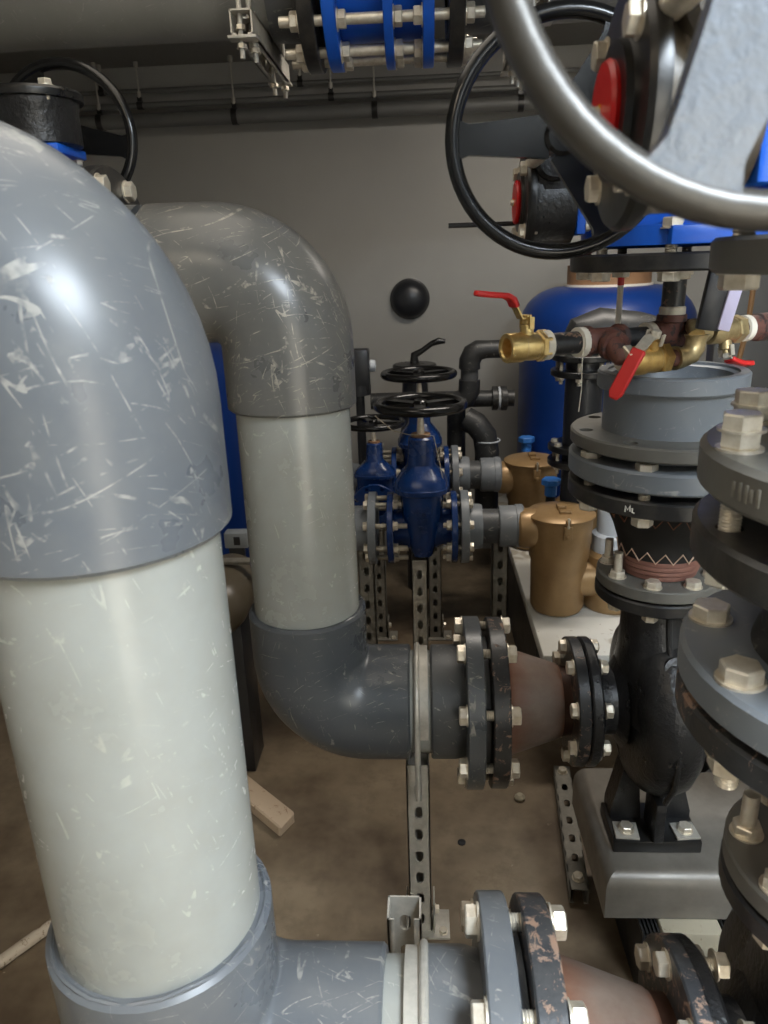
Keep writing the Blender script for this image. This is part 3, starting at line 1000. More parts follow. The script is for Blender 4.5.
def manifold():
    t = thing('test_manifold', 'rusty tees and black nipples hanging from the black flange over the open collar', 'pipework', MC, RZ(ANG))
    X = ZX
    part('nipple', MB().lathe([(0.0, 0.025), (0.0185, 0.025), (0.0185, 0.095), (0.0, 0.095)], 24), 'black_chip', t, label='short black upright nipple')
    mb = MB()
    hexprism(mb, 0.042, 0.088, 0.104, both=True)
    part('hex_coupling', mb, 'steel', t)
    part('sealing_tape', MB().lathe([(0.019, 0.030), (0.021, 0.032), (0.021, 0.044), (0.019, 0.046)], 24), 'white', t)

    def tee(x, rot):
        mb = MB()
        mb.lathe([(0.016, -0.038), (0.0235, -0.038), (0.0245, -0.028), (0.020, -0.026), (0.020, 0.026), (0.0245, 0.028), (0.0235, 0.038), (0.016, 0.038)], 28, ZX)
        mb.lathe([(0.018, 0.0), (0.020, 0.012), (0.020, 0.020), (0.0245, 0.022), (0.0235, 0.033), (0.016, 0.033)], 28, rot)
        return part('tee', mb, 'rust', t, T(x, 0, 0), label='brown rusty iron tee')
    tee(0.0, Matrix())
    tee(-0.138, RX(PI / 2 + 0.2))
    part('nipple', MB().lathe([(0.0, -0.18), (0.0175, -0.18), (0.0175, -0.27), (0.0, -0.27)][::-1], 24), 'black_chip', t, ZX, label='blackened horizontal nipple')
    part('nipple', MB().lathe([(0.0, -0.135), (0.0165, -0.135), (0.0165, -0.03), (0.0, -0.03)], 24), 'black_chip', t, ZX)
    for x0, r in ((-0.188, 0.0235), (-0.254, 0.0230), (-0.054, 0.023)):
        part('sealing_tape', MB().lathe([(0.017, x0), (r, x0 + 0.001), (r, x0 + 0.013), (0.017, x0 + 0.015)], 24), 'white', t, ZX)
    part('loose_thread', MB().sweep([(-0.190, -0.022, 0.01), (-0.195, -0.027, -0.03), (-0.193, -0.026, -0.07), (-0.196, -0.026, -0.105)], 0.0008, 6), 'white', t)
    mb = MB().sweep([(-0.138, -0.028, -0.006), (-0.139, -0.042, -0.014), (-0.139, -0.052, -0.022), (-0.132, -0.058, -0.026)], [0.017, 0.017, 0.015, 0.012], 18)
    part('branch_stub', mb, 'rust', t)
    mb = MB()
    hexprism(mb, 0.040, -0.144, -0.128, mat=T(0, -0.058, -0.026) @ ZX, both=True)
    part('union_nut', mb, 'steel', t)
    # elbow that joins the lower valve back to the cross piece
    part('short_nipple', MB().lathe([(0, -0.062), (0.014, -0.062), (0.014, -0.034), (0, -0.034)], 16, T(0, -0.058, -0.030) @ ZX), 'rust', t)
    el = [(-0.042, -0.058, -0.030), (-0.038, -0.058, -0.030), (-0.024, -0.058, -0.030), (-0.010, -0.058, -0.026), (-0.002, -0.058, -0.016), (0.0, -0.058, -0.004), (0.0, -0.058, 0.004)]
    part('elbow', MB().sweep(el, [0.019, 0.019, 0.016, 0.0165, 0.0165, 0.016, 0.019], 18), 'brass_dull', t)
    part('cross_piece', MB().lathe([(0.014, 0.03), (0.022, 0.03), (0.022, 0.045), (0.017, 0.05), (0.017, 0.078), (0.014, 0.078)], 20, ZX).sweep([(0.0, -0.058, 0.004), (0.004, -0.050, 0.012), (0.035, -0.012, 0.012)], 0.013, 12), 'brass_dull', t)
    return t


manifold()


def ball_valve(label, m, bmat, handle, turn=0.0):
    """body along local X, stem up +Z; handle: list of (x,z) points of the lever centreline"""
    t = thing('ball_valve', label, 'valve', m.to_translation(), m.to_3x3().to_4x4())
    mb = MB()
    prof = [(0.0, -0.012), (0.013, -0.012), (0.0145, -0.034), (0.0165, -0.036), (0.0215, -0.036), (0.0225, -0.034), (0.0225, -0.010), (0.0205, -0.008), (0.0215, 0.006), (0.0215, 0.012), (0.020, 0.014), (0.020, 0.018), (0.016, 0.020), (0.0, 0.020)]
    mb.lathe(prof, 28, ZX)
    hexprism(mb, 0.042, 0.018, 0.036, mat=ZX, both=True)
    part('body', mb, bmat, t)
    part('stem', MB().lathe([(0.0, 0.046), (0.006, 0.046), (0.006, 0.034), (0.0105, 0.033), (0.0105, 0.018)], 16), bmat, t)
    mb = MB()
    hexprism(mb, 0.014, 0.040, 0.048, both=True)
    part('stem_nut', mb, 'steel' if bmat != 'brass' else 'brass', t)
    pts = [Vector((x, 0, z)) for x, z in handle]
    cut = 2
    lv = MB()
    fl = MB()
    for mbk, ps, hw, ht in ((lv, pts[:cut + 1], 0.0085, 0.0013), (fl, pts[cut:], 0.0115, 0.0042)):
        vs, fs = [], []
        for i, p in enumerate(ps):
            a = ps[max(0, i - 1)]
            b = ps[min(len(ps) - 1, i + 1)]
            d = (b - a).normalized()
            nrm = Vector((-d.z, 0, d.x))
            taper = 0.55 if (mbk is fl and i == len(ps) - 1) else 1.0
            for sy, sn in ((-1, -1), (1, -1), (1, 1), (-1, 1)):
                vs.append(p + Vector((0, sy * hw * taper, 0)) + nrm * sn * ht)
        for i in range(len(ps) - 1):
            for k in range(4):
                l = (k + 1) % 4
                fs.append([i * 4 + k, i * 4 + l, i * 4 + 4 + l, i * 4 + 4 + k])
        fs.append([3, 2, 1, 0])
        e = (len(ps) - 1) * 4
        fs.append([e, e + 1, e + 2, e + 3])
        mbk.add(vs, fs)
    # stop lugs beside the stem
    lv.box((0.0, 0.013, 0.036), (0.008, 0.003, 0.018))
    lv.box((0.0, -0.013, 0.036), (0.008, 0.003, 0.018))
    lever = part('lever', lv, 'steel' if bmat != 'brass' else 'brass', t, RZ(turn))
    g = part('grip', fl, 'red', lever, label='red plastic grip')
    mod = g.modifiers.new('round', 'BEVEL')
    mod.width = 0.003
    mod.segments = 3
    return t


ball_valve('bright brass ball valve with red lever raised to the left, open end at left', mm @ T(-0.280, 0, 0), 'brass',
           [(0.004, 0.043), (-0.012, 0.043), (-0.022, 0.060), (-0.028, 0.072), (-0.038, 0.077), (-0.068, 0.080), (-0.090, 0.083)])
ball_valve('lower brass ball valve with red lever hanging down left, joined to the elbow', mm @ T(-0.094, -0.058, -0.028) @ RX(R(18)), 'brass_mid',
           [(0.0, 0.040), (-0.020, 0.040), (-0.040, 0.026), (-0.052, 0.008), (-0.064, -0.013), (-0.077, -0.036), (-0.082, -0.045)], R(22))
ball_valve('right hand brass ball valve with short red grip below, at the frame edge', mm @ T(0.118, 0, 0) @ RX(R(165)), 'brass_dull',
           [(0.004, 0.043), (-0.004, 0.043), (0.004, 0.050), (0.016, 0.056), (0.030, 0.060), (0.050, 0.062), (0.056, 0.062)])
nl = tag(part('rusty_nipple', MB().lathe([(0.0, 0.165), (0.017, 0.165), (0.021, 0.168), (0.021, 0.19), (0.024, 0.192), (0.024, 0.25), (0.0, 0.25)], 24, ZX), 'rust', None, mm), 'red brown rusty pipe end right of the right hand brass valve', 'pipe')
part('sealing_tape', MB().lathe([(0.018, 0.157), (0.0225, 0.158), (0.0225, 0.170), (0.018, 0.172)], 24, ZX), 'white', nl)
st = thing('hanging_strap', 'black strap with pale lavender film hanging beside the brass valves', 'strap', (0.416, 1.12, 1.298))
part('strap', MB().box((0, 0, 0.032), (0.034, 0.014, 0.100), 0.003), 'dark_plastic', st, RY(0.14))
part('film', MB().box((0.020, -0.008, 0.028), (0.018, 0.006, 0.085), 0.002), 'film', st, RY(0.20), label='pale lavender protective film')
tag(part('hex_plug', hexprism(MB(), 0.060, 1.345, 1.372, both=True), 'brass_dull', None, T(0.400, 0.58, 0)), 'large brass hex plug under the foreground valve flange at right', 'plug')

# ------------------------------------------------------------------ overhead pipe with dismantling joint and hangers
OY, OZ = 1.72, 1.93
t = thing('overhead_pipe', 'large grey pipe running under the ceiling along the top of the view', 'pipe', (0, OY, OZ))
part('left_pipe', MB().lathe([(0.1, -1.88), (0.1, -0.26)], 48), 'overhead', t, ZX)
part('left_stub', MB().lathe([(0.1, -0.29), (0.111, -0.288), (0.111, -0.235), (0.12, -0.23), (0.12, -0.212), (0.09, -0.212)], 48), 'pvc_dark', t, ZX)
part('left_flange', flange_mb(0.168, 0.105, 0.03, 12, 0.1475, 0.0115, PI / 12), 'black_flange', t, T(-0.222, 0, 0) @ ZX)
part('right_flange', flange_mb(0.168, 0.105, 0.03, 12, 0.1475, 0.0115, PI / 12), 'black_flange', t, T(0.062, 0, 0) @ ZX)
part('right_stub', MB().lathe([(0.09, 0.06), (0.111, 0.06), (0.111, 0.155), (0.1, 0.157)], 48), 'pvc_dark', t, ZX)
part('right_pipe', MB().lathe([(0.1, 0.14), (0.1, 1.54)], 48), 'overhead', t, ZX)
t = thing('dismantling_joint', 'bright blue dismantling joint with long steel tie rods on the overhead pipe', 'joint', (0, OY, OZ))
part('body', MB().lathe([(0.1, -0.18), (0.118, -0.178), (0.118, 0.03), (0.1, 0.032)], 48), 'blue', t, ZX)
for x, th in ((-0.176, 0.026), (-0.062, 0.018), (0.012, 0.022)):
    part('blue_ring', flange_mb(0.167, 0.10, th, 12, 0.1475, 0.0115, PI / 12), 'blue', t, T(x, 0, 0) @ ZX)
for i in range(12):
    a = PI / 12 + PI / 6 * i
    # RY(90deg) maps local x to -z, so place in the flange's own frame
    m = ZX @ T(0.1475 * math.cos(a), 0.1475 * math.sin(a), 0)
    rod = MB().lathe([(0, -0.262), (0.0095, -0.26), (0.010, -0.255), (0.010, 0.128), (0.0, 0.13)], 12)
    ro = part('tie_rod', rod, 'steel', t, m)
    for z, fl in ((-0.222, True), (-0.150, False), (-0.044, False), (0.012, True), (0.092, False)):
        part('nut', nut_mesh(0.020), None, ro, T(0, 0, z) @ (RX(PI) if fl else Matrix()) @ RZ(random.uniform(0, 1)))


def hanger(label, x, y0, y1, rot):
    t = thing('pipe_hanger', label, 'bracket', (x, y0, 1.787), RZ(rot))
    L = y1 - y0
    # channel on its side, open side down, running along +Y
    W = Matrix(((1, 0, 0, 0), (0, 0, 1, 0), (0, -1, 0, 0.041), (0, 0, 0, 1)))
    ch = channel_mb(L, 0.041, 0.041, 0.003, 0.06)
    part('channel', ch, 'zinc', t, W)
    for yy in (0.012, L - 0.012):
        part('end_plate', MB().box((0, yy, -0.003), (0.052, 0.03, 0.005), 0.0005), 'zinc', t)
    for yy, xx in ((0.02, -0.006), (0.055, 0.012), (L - 0.06, -0.006), (L - 0.025, 0.012)):
        rd = part('threaded_rod', MB().lathe([(0, -0.035), (0.005, -0.034), (0.005, 0.42 if yy in (0.02,) or yy > L - 0.03 else 0.05), (0, 0.42 if yy in (0.02,) or yy > L - 0.03 else 0.05)], 10), 'zinc', t, T(xx, yy, 0))
        for z in (-0.018, 0.012):
            part('nut', nut_mesh(0.010), None, rd, T(0, 0, z))
    part('u_bolt', ubolt_mb(0.108, 0.005, 0.16), 'zinc', t, T(0, OY - y0, OZ - 1.787))
    return t


hanger('galvanised channel bracket with threaded rods under the overhead pipe, left of the blue joint', -0.315, 1.53, 1.93, 0.0)
hanger('galvanised channel bracket under the overhead pipe, behind the black handwheel', 0.215, 1.53, 1.93, 0.0)


# ------------------------------------------------------------------ conduits and fittings on the back wall
def wall_pipe(label, z, y, r, mat, clamps, slope=0.0):
    t = thing('wall_conduit', label, 'conduit', (0, y, z))
    part('conduit', MB().lathe([(r, -1.89), (r, 1.5)], 20, ZX), mat, t)
    for x in clamps:
        cl = part('clamp', MB().lathe([(r, -0.012), (r + 0.004, -0.012), (r + 0.004, 0.012), (r, 0.012)], 20, ZX).box((0, 0, r + 0.008), (0.018, 0.012, 0.022)), 'black', t, T(x, 0, 0))
        rod = part('hanger_rod', MB().lathe([(0, r), (0.0035, r), (0.0035, 2.2 - z), (0, 2.2 - z)], 8).lathe([(0, r + 0.016), (0.008, r + 0.016), (0.008, r + 0.040), (0, r + 0.04)], 8), 'zinc', cl)
        part('anchor', MB().lathe([(0, -0.02), (0.010, -0.02), (0.010, 0.0), (0, 0)], 10), 'zinc', cl, T(0, 0, 2.2 - z))
    return t


wall_pipe('thick dark conduit, lowest of the pipes along the top of the back wall', 1.980, 3.40, 0.029, 'conduit', (-1.326, -0.757, -0.176, 0.416))
wall_pipe('thin dark conduit, middle of the pipes along the top of the back wall', 2.040, 3.42, 0.012, 'conduit', (-1.156, -0.355))
wall_pipe('thin dark conduit, highest of the pipes along the top of the back wall', 2.098, 3.44, 0.009, 'conduit', (-1.320, -0.483))

t = thing('wall_lamp', 'round black dome mounted on the grey back wall', 'lamp', (-0.05, 3.5, 1.225))
part('dome', MB().lathe([(0.083, 0.0), (0.086, 0.012), (0.083, 0.03), (0.070, 0.052), (0.045, 0.066), (0.0, 0.072)], 40), 'dark_plastic', t, RX(PI / 2))
part('base_ring', MB().lathe([(0.086, 0.0), (0.090, 0.003), (0.088, 0.014), (0.082, 0.016)], 40), 'black', t, RX(PI / 2))


# ------------------------------------------------------------------ filter tanks
def tank(label, x, y, r, zt, neck):
    t = thing('filter_tank', label, 'tank', (x, y, 0))
    n = 8
    prof = [(r * 0.8, 0.05), (r, 0.10), (r, zt - 0.14)] + [(r * 0.52 + r * 0.48 * math.cos(PI / 2 * i / n), zt - 0.14 + 0.14 * math.sin(PI / 2 * i / n)) for i in range(1, n + 1)] + [(0, zt)]
    part('shell', MB().lathe(prof, 56), 'tank', t)
    part('base_ring', MB().lathe([(r * 0.9, 0.0), (r * 0.92, 0.0), (r * 0.86, 0.07), (r * 0.8, 0.07)], 48), 'dark_plastic', t)
    if neck:
        part('neck', MB().lathe([(0.13, zt - 0.01), (0.158, zt + 0.004), (0.158, zt + 0.078), (0.0, zt + 0.078)], 48), 'gasket', t, label='brown collar on top')
        part('white_seal', MB().lathe([(0.15, zt), (0.166, zt), (0.166, zt + 0.008), (0.15, zt + 0.008)], 48), 'white', t)
    return t


tank('tall blue filter tank with brown collar, behind the brass valves', 0.73, 3.05, 0.335, 1.273, True)
tank('blue filter tank standing at left, mostly hidden behind the two large pipes', -1.075, 3.1, 0.31, 1.10, False)

t = thing('signal_rod', 'thin white rod with red tip hanging below the black flange, before the blue tank', 'rod', (0.362, 1.42, 1.22))
part('rod', MB().lathe([(0, 0), (0.0055, 0), (0.0055, 0.115), (0, 0.115)], 12), 'white', t)
part('red_tip', MB().lathe([(0, 0.114), (0.006, 0.115), (0.006, 0.143), (0, 0.143)], 12), 'red', t)


# ------------------------------------------------------------------ gate valves and their plastic pipes
def gate_valve(label, loc, wheel_r=0.122, s=1.0, rz=0.0, group=None):
    t = thing('gate_valve', label, 'valve', loc, RZ(rz) @ Matrix.Scale(s, 4), group)
    xm = ZX
    part('body', MB().lathe([(0.055, -0.094), (0.056, -0.06), (0.068, -0.03), (0.068, 0.03), (0.056, 0.06), (0.055, 0.094)], 36, ZX), 'blue_gate', t)
    # wedge-shaped front shell: oval in plan, narrowing downward
    rows = [(-0.082, 0.020, 0.040), (-0.074, 0.034, 0.062), (-0.03, 0.046, 0.078), (0.05, 0.060, 0.086), (0.118, 0.066, 0.088), (0.124, 0.080, 0.098), (0.136, 0.080, 0.098), (0.137, 0.080, 0.098), (0.139, 0.076, 0.094), (0.152, 0.074, 0.090), (0.170, 0.062, 0.070), (0.190, 0.046, 0.048), (0.20, 0.040, 0.040), (0.275, 0.036, 0.036), (0.280, 0.030, 0.030)]
    mb = MB()
    N = 28
    vs, fs = [], []
    for z, rx, ry in rows:
        for k in range(N):
            a = 2 * PI * k / N
            c, q = math.cos(a), math.sin(a)
            vs.append((rx * math.copysign(abs(c) ** 0.72, c), ry * math.copysign(abs(q) ** 0.72, q), z))
    for i in range(len(rows) - 1):
        for k in range(N):
            l = (k + 1) % N
            fs.append([i * N + k, i * N + l, i * N + N + l, i * N + N + k])
    fs.append(list(range(N))[::-1])
    fs.append([(len(rows) - 1) * N + k for k in range(N)])
    mb.add(vs, fs)
    part('bonnet', mb, 'blue_gate', t)
    # cast-in bars below the bonnet seam (raised marks on the shell)
    mb = MB()
    for j, n in ((0, 5), (1, 4), (2, 3)):
        for i in range(n):
            mb.box(((i - (n - 1) / 2) * 0.0095, -0.0885 - 0.001 * (1 - j), 0.070 - j * 0.020), (0.006, 0.004, 0.010), 0.001)
    part('raised_marks', mb, 'blue_gate', t)
    for sx in (-1, 1):
        part('flange', flange_mb(0.108, 0.052, 0.018, 8, 0.09, 0.0095, PI / 8), 'blue_gate', t, T(sx * 0.094 - 0.009, 0, 0) @ ZX)
    part('packing_ring', MB().lathe([(0.02, 0.278), (0.028, 0.278), (0.028, 0.288), (0.0, 0.288)], 24), 'gasket', t, label='brown stem seal')
    part('stem', MB().lathe([(0.011, 0.286), (0.011, 0.30), (0.008, 0.345), (0.008, 0.372), (0.0, 0.372)], 14), 'steel', t)
    handwheel(t, T(0, 0, 0.372), wheel_r, 0.0135, (0.5, 0.5 + PI * 2 / 3, 0.5 + PI * 4 / 3), 0.02, 'wheel', None, (0.018, 0.012), 48)
    return t


def valve_line(vx, Y, z, xr, right_label, left_label, xl):
    """plastic flange pipes either side of a gate valve; bolts go with the right pipe and left pipe"""
    t = thing('flanged_pipe', right_label, 'pipe', (vx, Y, z))
    part('flange', flange_mb(0.110, 0.057, 0.024, 8, 0.09, 0.0095, PI / 8), 'pvc_mid', t, T(0.113, 0, 0) @ ZX)
    part('stub', MB().lathe([(0.05, 0.105), (0.068, 0.105), (0.068, 0.170), (0.065, 0.178), (0.05, 0.178)], 36), 'pvc_mid', t, ZX)
    part('pipe', MB().lathe([(0.052, 0.17), (0.052, xr - 0.04)], 36), 'pvc_dark', t, ZX)
    mb = MB().lathe([(0.05, xr - 0.075), (0.060, xr - 0.074), (0.062, xr - 0.070), (0.062, xr - 0.025), (0.065, xr - 0.024), (0.065, xr - 0.005), (0.060, xr)], 36, ZX)
    part('union_nut', mb, 'pvc_mid', t)
    bolt_ring(t, T(0.137, 0, 0) @ ZX, 8, 0.09, 0.016, 0.052, PI / 8, 1.5)
    t = thing('flanged_pipe', left_label, 'pipe', (vx, Y, z))
    part('flange', flange_mb(0.110, 0.057, 0.024, 8, 0.09, 0.0095, PI / 8), 'pvc_mid', t, T(-0.160, 0, 0) @ ZX)
    part('stub', MB().lathe([(0.05, -0.15), (0.068, -0.15), (0.068, -0.205), (0.05, -0.21)][::-1], 36), 'pvc_mid', t, ZX)
    part('pipe', MB().lathe([(0.052, -xl), (0.052, -0.20)], 36), 'pvc_mid', t, ZX)
    bolt_ring(t, T(-0.160, 0, 0) @ RY(-PI / 2), 8, 0.09, 0.016, 0.075, PI / 8, 2.6)


gate_valve('front blue gate valve with black handwheel on top, between grey plastic flanges', (-0.007, 2.10, 0.628))
valve_line(-0.007, 2.10, 0.628, 0.302, 'grey flanged plastic pipe from the front blue gate valve to the front bronze strainer', 'grey flanged plastic pipe left of the front blue gate valve', 0.5)
gate_valve('second blue gate valve, just behind the front one, its handwheel showing above', (-0.012, 2.62, 0.640))
valve_line(-0.012, 2.62, 0.640, 0.292, 'grey flanged plastic pipe from the second gate valve to the rear bronze strainer', 'grey flanged plastic pipe left of the second gate valve', 0.5)
gate_valve('small blue gate valve with black handwheel beside the tall middle riser', (-0.165, 2.42, 0.612), 0.135, 0.73, PI / 2)

t = thing('lever_valve', 'black lever valve furthest back, with curved black lever above the handwheels', 'valve', (-0.03, 3.05, 0.622))
part('body', MB().lathe([(0.05, -0.622), (0.05, -0.02), (0.06, 0.0), (0.07, 0.05), (0.06, 0.12), (0.05, 0.34), (0.0, 0.34)], 28), 'dark_plastic', t)
part('head_disc', MB().lathe([(0.0, 0.34), (0.085, 0.34), (0.09, 0.346), (0.09, 0.364), (0.085, 0.37), (0.0, 0.372)], 36), 'black', t)
part('lever', MB().sweep([(0, 0, 0.372), (0, 0, 0.405), (0.03, 0, 0.42), (0.07, 0, 0.448), (0.10, 0, 0.458), (0.125, 0, 0.455)], [0.02, 0.016, 0.011, 0.011, 0.014, 0.008], 12), 'black', t)

# thin seal wire looped round the stem
tag(part('seal_wire', MB().sweep([(-0.15, 2.30, 0.93), (-0.09, 2.15, 0.915), (-0.04, 2.09, 0.915), (0.0, 2.07, 0.918), (0.03, 2.09, 0.91), (0.045, 2.07, 0.84), (0.06, 2.05, 0.76)], 0.0015, 6), 'wire'), 'thin pale wire looped past the front gate valve stem', 'wire')


# ------------------------------------------------------------------ bronze strainers
def strainer(label, x, y, zt, pump_label):
    t = thing('strainer', label, 'strainer', (x, y, 0.365))
    h = zt - 0.365
    prof = [(0.0, 0.0), (0.060, 0.0), (0.074, 0.006), (0.080, 0.02), (0.083, h * 0.55), (0.088, h * 0.58), (0.094, h - 0.012), (0.094, h)]
    part('bowl', MB().lathe(prof, 48), 'bronze', t)
    part('lid', MB().lathe([(0.094, h), (0.100, h + 0.001), (0.101, h + 0.007), (0.096, h + 0.011), (0.07, h + 0.019), (0.03, h + 0.024), (0.0, h + 0.025)], 48), 'bronze', t)
    cl = part('latch', MB().box((0.004, -0.103, h - 0.022), (0.024, 0.008, 0.040), 0.002).box((0.004, -0.107, h - 0.034), (0.012, 0.006, 0.012), 0.001).box((0.004, -0.100, h + 0.010), (0.014, 0.016, 0.016), 0.002), 'bronze', t)
    part('latch_screw', MB().lathe([(0, 0.0), (0.004, 0), (0.004, 0.03), (0, 0.03)], 10), 'steel', cl, T(0.004, -0.105, h - 0.006))
    part('lid_handle', MB().box((0.004, -0.045, h + 0.024), (0.034, 0.022, 0.012), 0.003).box((-0.002, -0.012, h + 0.030), (0.026, 0.03, 0.014), 0.003), 'bronze', t)
    part('inlet', MB().lathe([(0.048, -0.126), (0.056, -0.120), (0.060, -0.105), (0.060, -0.08), (0.054, -0.06)], 36), 'bronze', t, T(0, 0, 0.628 - 0.365) @ ZX)
    part('outlet', MB().sweep([(0.05, 0, 0.10), (0.09, 0, 0.10), (0.12, 0.01, 0.10)], [0.058, 0.056, 0.062], 24), 'bronze', t)
    return t


strainer('front bronze strainer pot with latched lid on the white plinth', 0.400, 2.08, 0.667, '')
strainer('rear bronze strainer pot in shadow, behind the front one', 0.392, 2.62, 0.685, '')


def strainer_pump(label, x, y):
    t = thing('circulation_pump', label, 'pump', (x, y, 0.365))
    part('casing', MB().lathe([(0.0, 0.0), (0.074, 0.0), (0.082, 0.012), (0.082, 0.175), (0.07, 0.185), (0.0, 0.185)], 40), 'bronze', t)
    part('outlet_pipe', MB().lathe([(0.05, 0.18), (0.064, 0.185), (0.064, 0.235), (0.058, 0.24), (0.052, 0.242), (0.052, 0.33), (0.0, 0.33)], 32), 'white_pvc', t, label='pale grey plastic outlet')
    mb = MB().lathe([(0.0, 0.07), (0.075, 0.075), (0.075, 0.36), (0.06, 0.38), (0.0, 0.38)], 32, T(0, 0, 0.115) @ ZX)
    for i in range(28):
        mb.box((0.082, 0, 0.23), (0.018, 0.004, 0.24), 0, T(0, 0, 0.115) @ ZX @ RZ(2 * PI * i / 28))
    part('motor', mb, 'dark_plastic', t, label='finned dark motor')
    return t


strainer_pump('bronze pump casing with finned dark motor right of the front strainer', 0.565, 2.10)
strainer_pump('bronze pump casing with finned dark motor right of the rear strainer', 0.560, 2.60)
for (x, y, z, lb) in ((0.418, 2.36, 0.635, 'bright blue plastic plug just behind the front bronze strainer'), (0.405, 2.86, 0.66, 'dim blue plastic plug behind the rear bronze strainer')):
    t = thing('blue_plug', lb, 'plug', (x, y, 0.365))
    h = z - 0.365
    part('stand', MB().lathe([(0.03, 0.0), (0.016, 0.01), (0.016, h), (0, h)], 16), 'dark_plastic', t)
    mb = MB().lathe([(0.014, h), (0.020, h + 0.004), (0.020, h + 0.04), (0.0, h + 0.04)], 8)
    part('stem', mb, 'plug', t)
    mb = MB()
    hexprism(mb, 0.055, h + 0.04, h + 0.062, both=True)
    part('cap', mb, 'plug', t)


# ------------------------------------------------------------------ strut posts, clamps and floor channel
def strut_post(label, x, y, L, foot=True, ubolt=None, rz=0.0, mat='zinc', group=None):
    t = thing('strut_post', label, 'support', (x, y, 0), RZ(rz), group)
    part('channel', channel_mb(L), mat, t, T(0, 0, 0.006))
    if rz == 0.0:
        part('slot_backing', MB().box((0, 0.052, L / 2 + 0.006), (0.047, 0.021, L)), mat, t)  # solid block added behind the web so the slots stay dark
    if foot:
        ft = part('foot_plate', MB().box((0, 0.02, 0.003), (0.125, 0.075, 0.006), 0.001), mat, t)
        for s in (-1, 1):
            part('side_cheek', MB().box((s * 0.029, 0.02, 0.045), (0.004, 0.05, 0.08), 0.001), mat, ft)
            bolt(ft, T(s * 0.0315, 0.012, 0.055) @ RY(s * PI / 2), 0.011, 0.01, 0.4, False)
            bolt(ft, T(s * 0.048, -0.002, 0.006), 0.010, 0.01, 0.2, False)
    if ubolt:
        zc, yc, r, dx = ubolt
        part('u_bolt', ubolt_mb(r, 0.0055, 0.15), 'zinc', t, T(dx - 0.004, yc, zc))
        mb = MB()
        vs = []
        n = 36
        for i in range(n + 1):
            a = -0.15 + (PI + 0.3) * i / n
            for xx, rr in ((-0.011, r - 0.006), (0.013, r - 0.006), (0.013, r - 0.001), (-0.011, r - 0.001)):
                vs.append((xx, rr * math.cos(a), rr * math.sin(a)))
        fs = [[i * 4 + k, i * 4 + (k + 1) % 4, i * 4 + 4 + (k + 1) % 4, i * 4 + 4 + k] for i in range(n) for k in range(4)]
        mb.add(vs, fs)
        part('clamp_band', mb, 'zinc', t, T(dx + 0.004, yc, zc))
    return t


strut_post('slotted galvanised post with floor plate carrying the middle plastic pipe', -0.022, 1.235, 0.43, True, (0.555, 0.048, 0.110, 0.006))
strut_post('galvanised channel post behind the near pipe, its top edge showing above it', -0.037, 0.82, 0.530, True, (0.555, 0.24, 0.110, -0.024), PI)
strut_post('slotted post under the front blue gate valve, above the middle pipe clamp', -0.018, 2.06, 0.53, True)
strut_post('slotted post left of the front gate valve, next to the tall riser', -0.182, 2.09, 0.565, True, None, 0, 'zinc_dark')
strut_post('dim slotted post directly behind the one under the front gate valve', 0.036, 2.56, 0.535, True, None, 0, 'zinc_dark')
strut_post('dim slotted post by the dark side of the white plinth', 0.232, 2.13, 0.565, True, None, 0, 'zinc_dark')
strut_post('dim slotted post in shadow behind the left slotted post', -0.175, 2.56, 0.56, True, None, 0, 'zinc_dark')

t = thing('floor_channel', 'slotted galvanised channel bolted flat on the floor beside the pump tray', 'channel', (0.334, 1.318, 0.0), RZ(-0.085))
W = Matrix(((1, 0, 0, 0), (0, 0, 1, 0), (0, -1, 0, 0.041), (0, 0, 0, 1)))
part('channel', channel_mb(0.43, 0.043, 0.041, 0.003, 0.062, (0.015, 0.026), 0.032), 'zinc_dark', t, W)
for yy in (0.032, 0.405):
    bolt(t, T(0, yy, 0.041), 0.014, 0.02, 0.3, False)

# ------------------------------------------------------------------ dark small-bore pipework at the back
t = thing('drain_pipe', 'black small bore pipe with swan neck elbow running to the blue tank', 'pipe', (0.15, 2.95, 0.90))
part('upper_elbow', MB().sweep([(0.24, -0.15, 0.17), (0.09, -0.15, 0.17), (0.06, -0.15, 0.168), (0.04, -0.15, 0.155), (0.028, -0.15, 0.13), (0.027, -0.15, 0.10)], [0.033, 0.033, 0.038, 0.041, 0.04, 0.04], 20), 'black_pvc', t)
part('down_pipe', MB().lathe([(0.033, 0.05), (0.033, 0.11)], 20), 'pvc_dark', t, T(0.027, -0.15, 0))
part('lower_elbow', MB().sweep([(0.027, -0.15, 0.06), (0.026, -0.15, 0.02), (0.012, -0.15, -0.01), (-0.02, -0.15, -0.022), (-0.06, -0.15, -0.022)], [0.04, 0.041, 0.041, 0.04, 0.036], 20), 'black_pvc', t)
part('level_pipe', MB().lathe([(0.032, -0.35), (0.032, 0.2)], 20), 'black_pvc', t, T(0, -0.10, -0.022) @ ZX)
part('union', MB().lathe([(0.032, 0.115), (0.046, 0.117), (0.046, 0.135), (0.042, 0.137), (0.042, 0.15), (0.047, 0.152), (0.047, 0.172), (0.034, 0.175)], 24), 'black_pvc', t, T(0, -0.10, -0.022) @ ZX)
part('union_ring', MB().lathe([(0.043, 0.139), (0.0455, 0.140), (0.0455, 0.146), (0.043, 0.148)], 24), 'white_pvc', t, T(0, -0.10, -0.022) @ ZX)
t = thing('drop_pipe', 'black upright pipe with elbow and pale ring, right of the gate valves', 'pipe', (0.13, 2.86, 0.0))
part('pipe', MB().lathe([(0.036, 0.30), (0.036, 0.87)], 20), 'black_pvc', t, T(0, 0, 0))
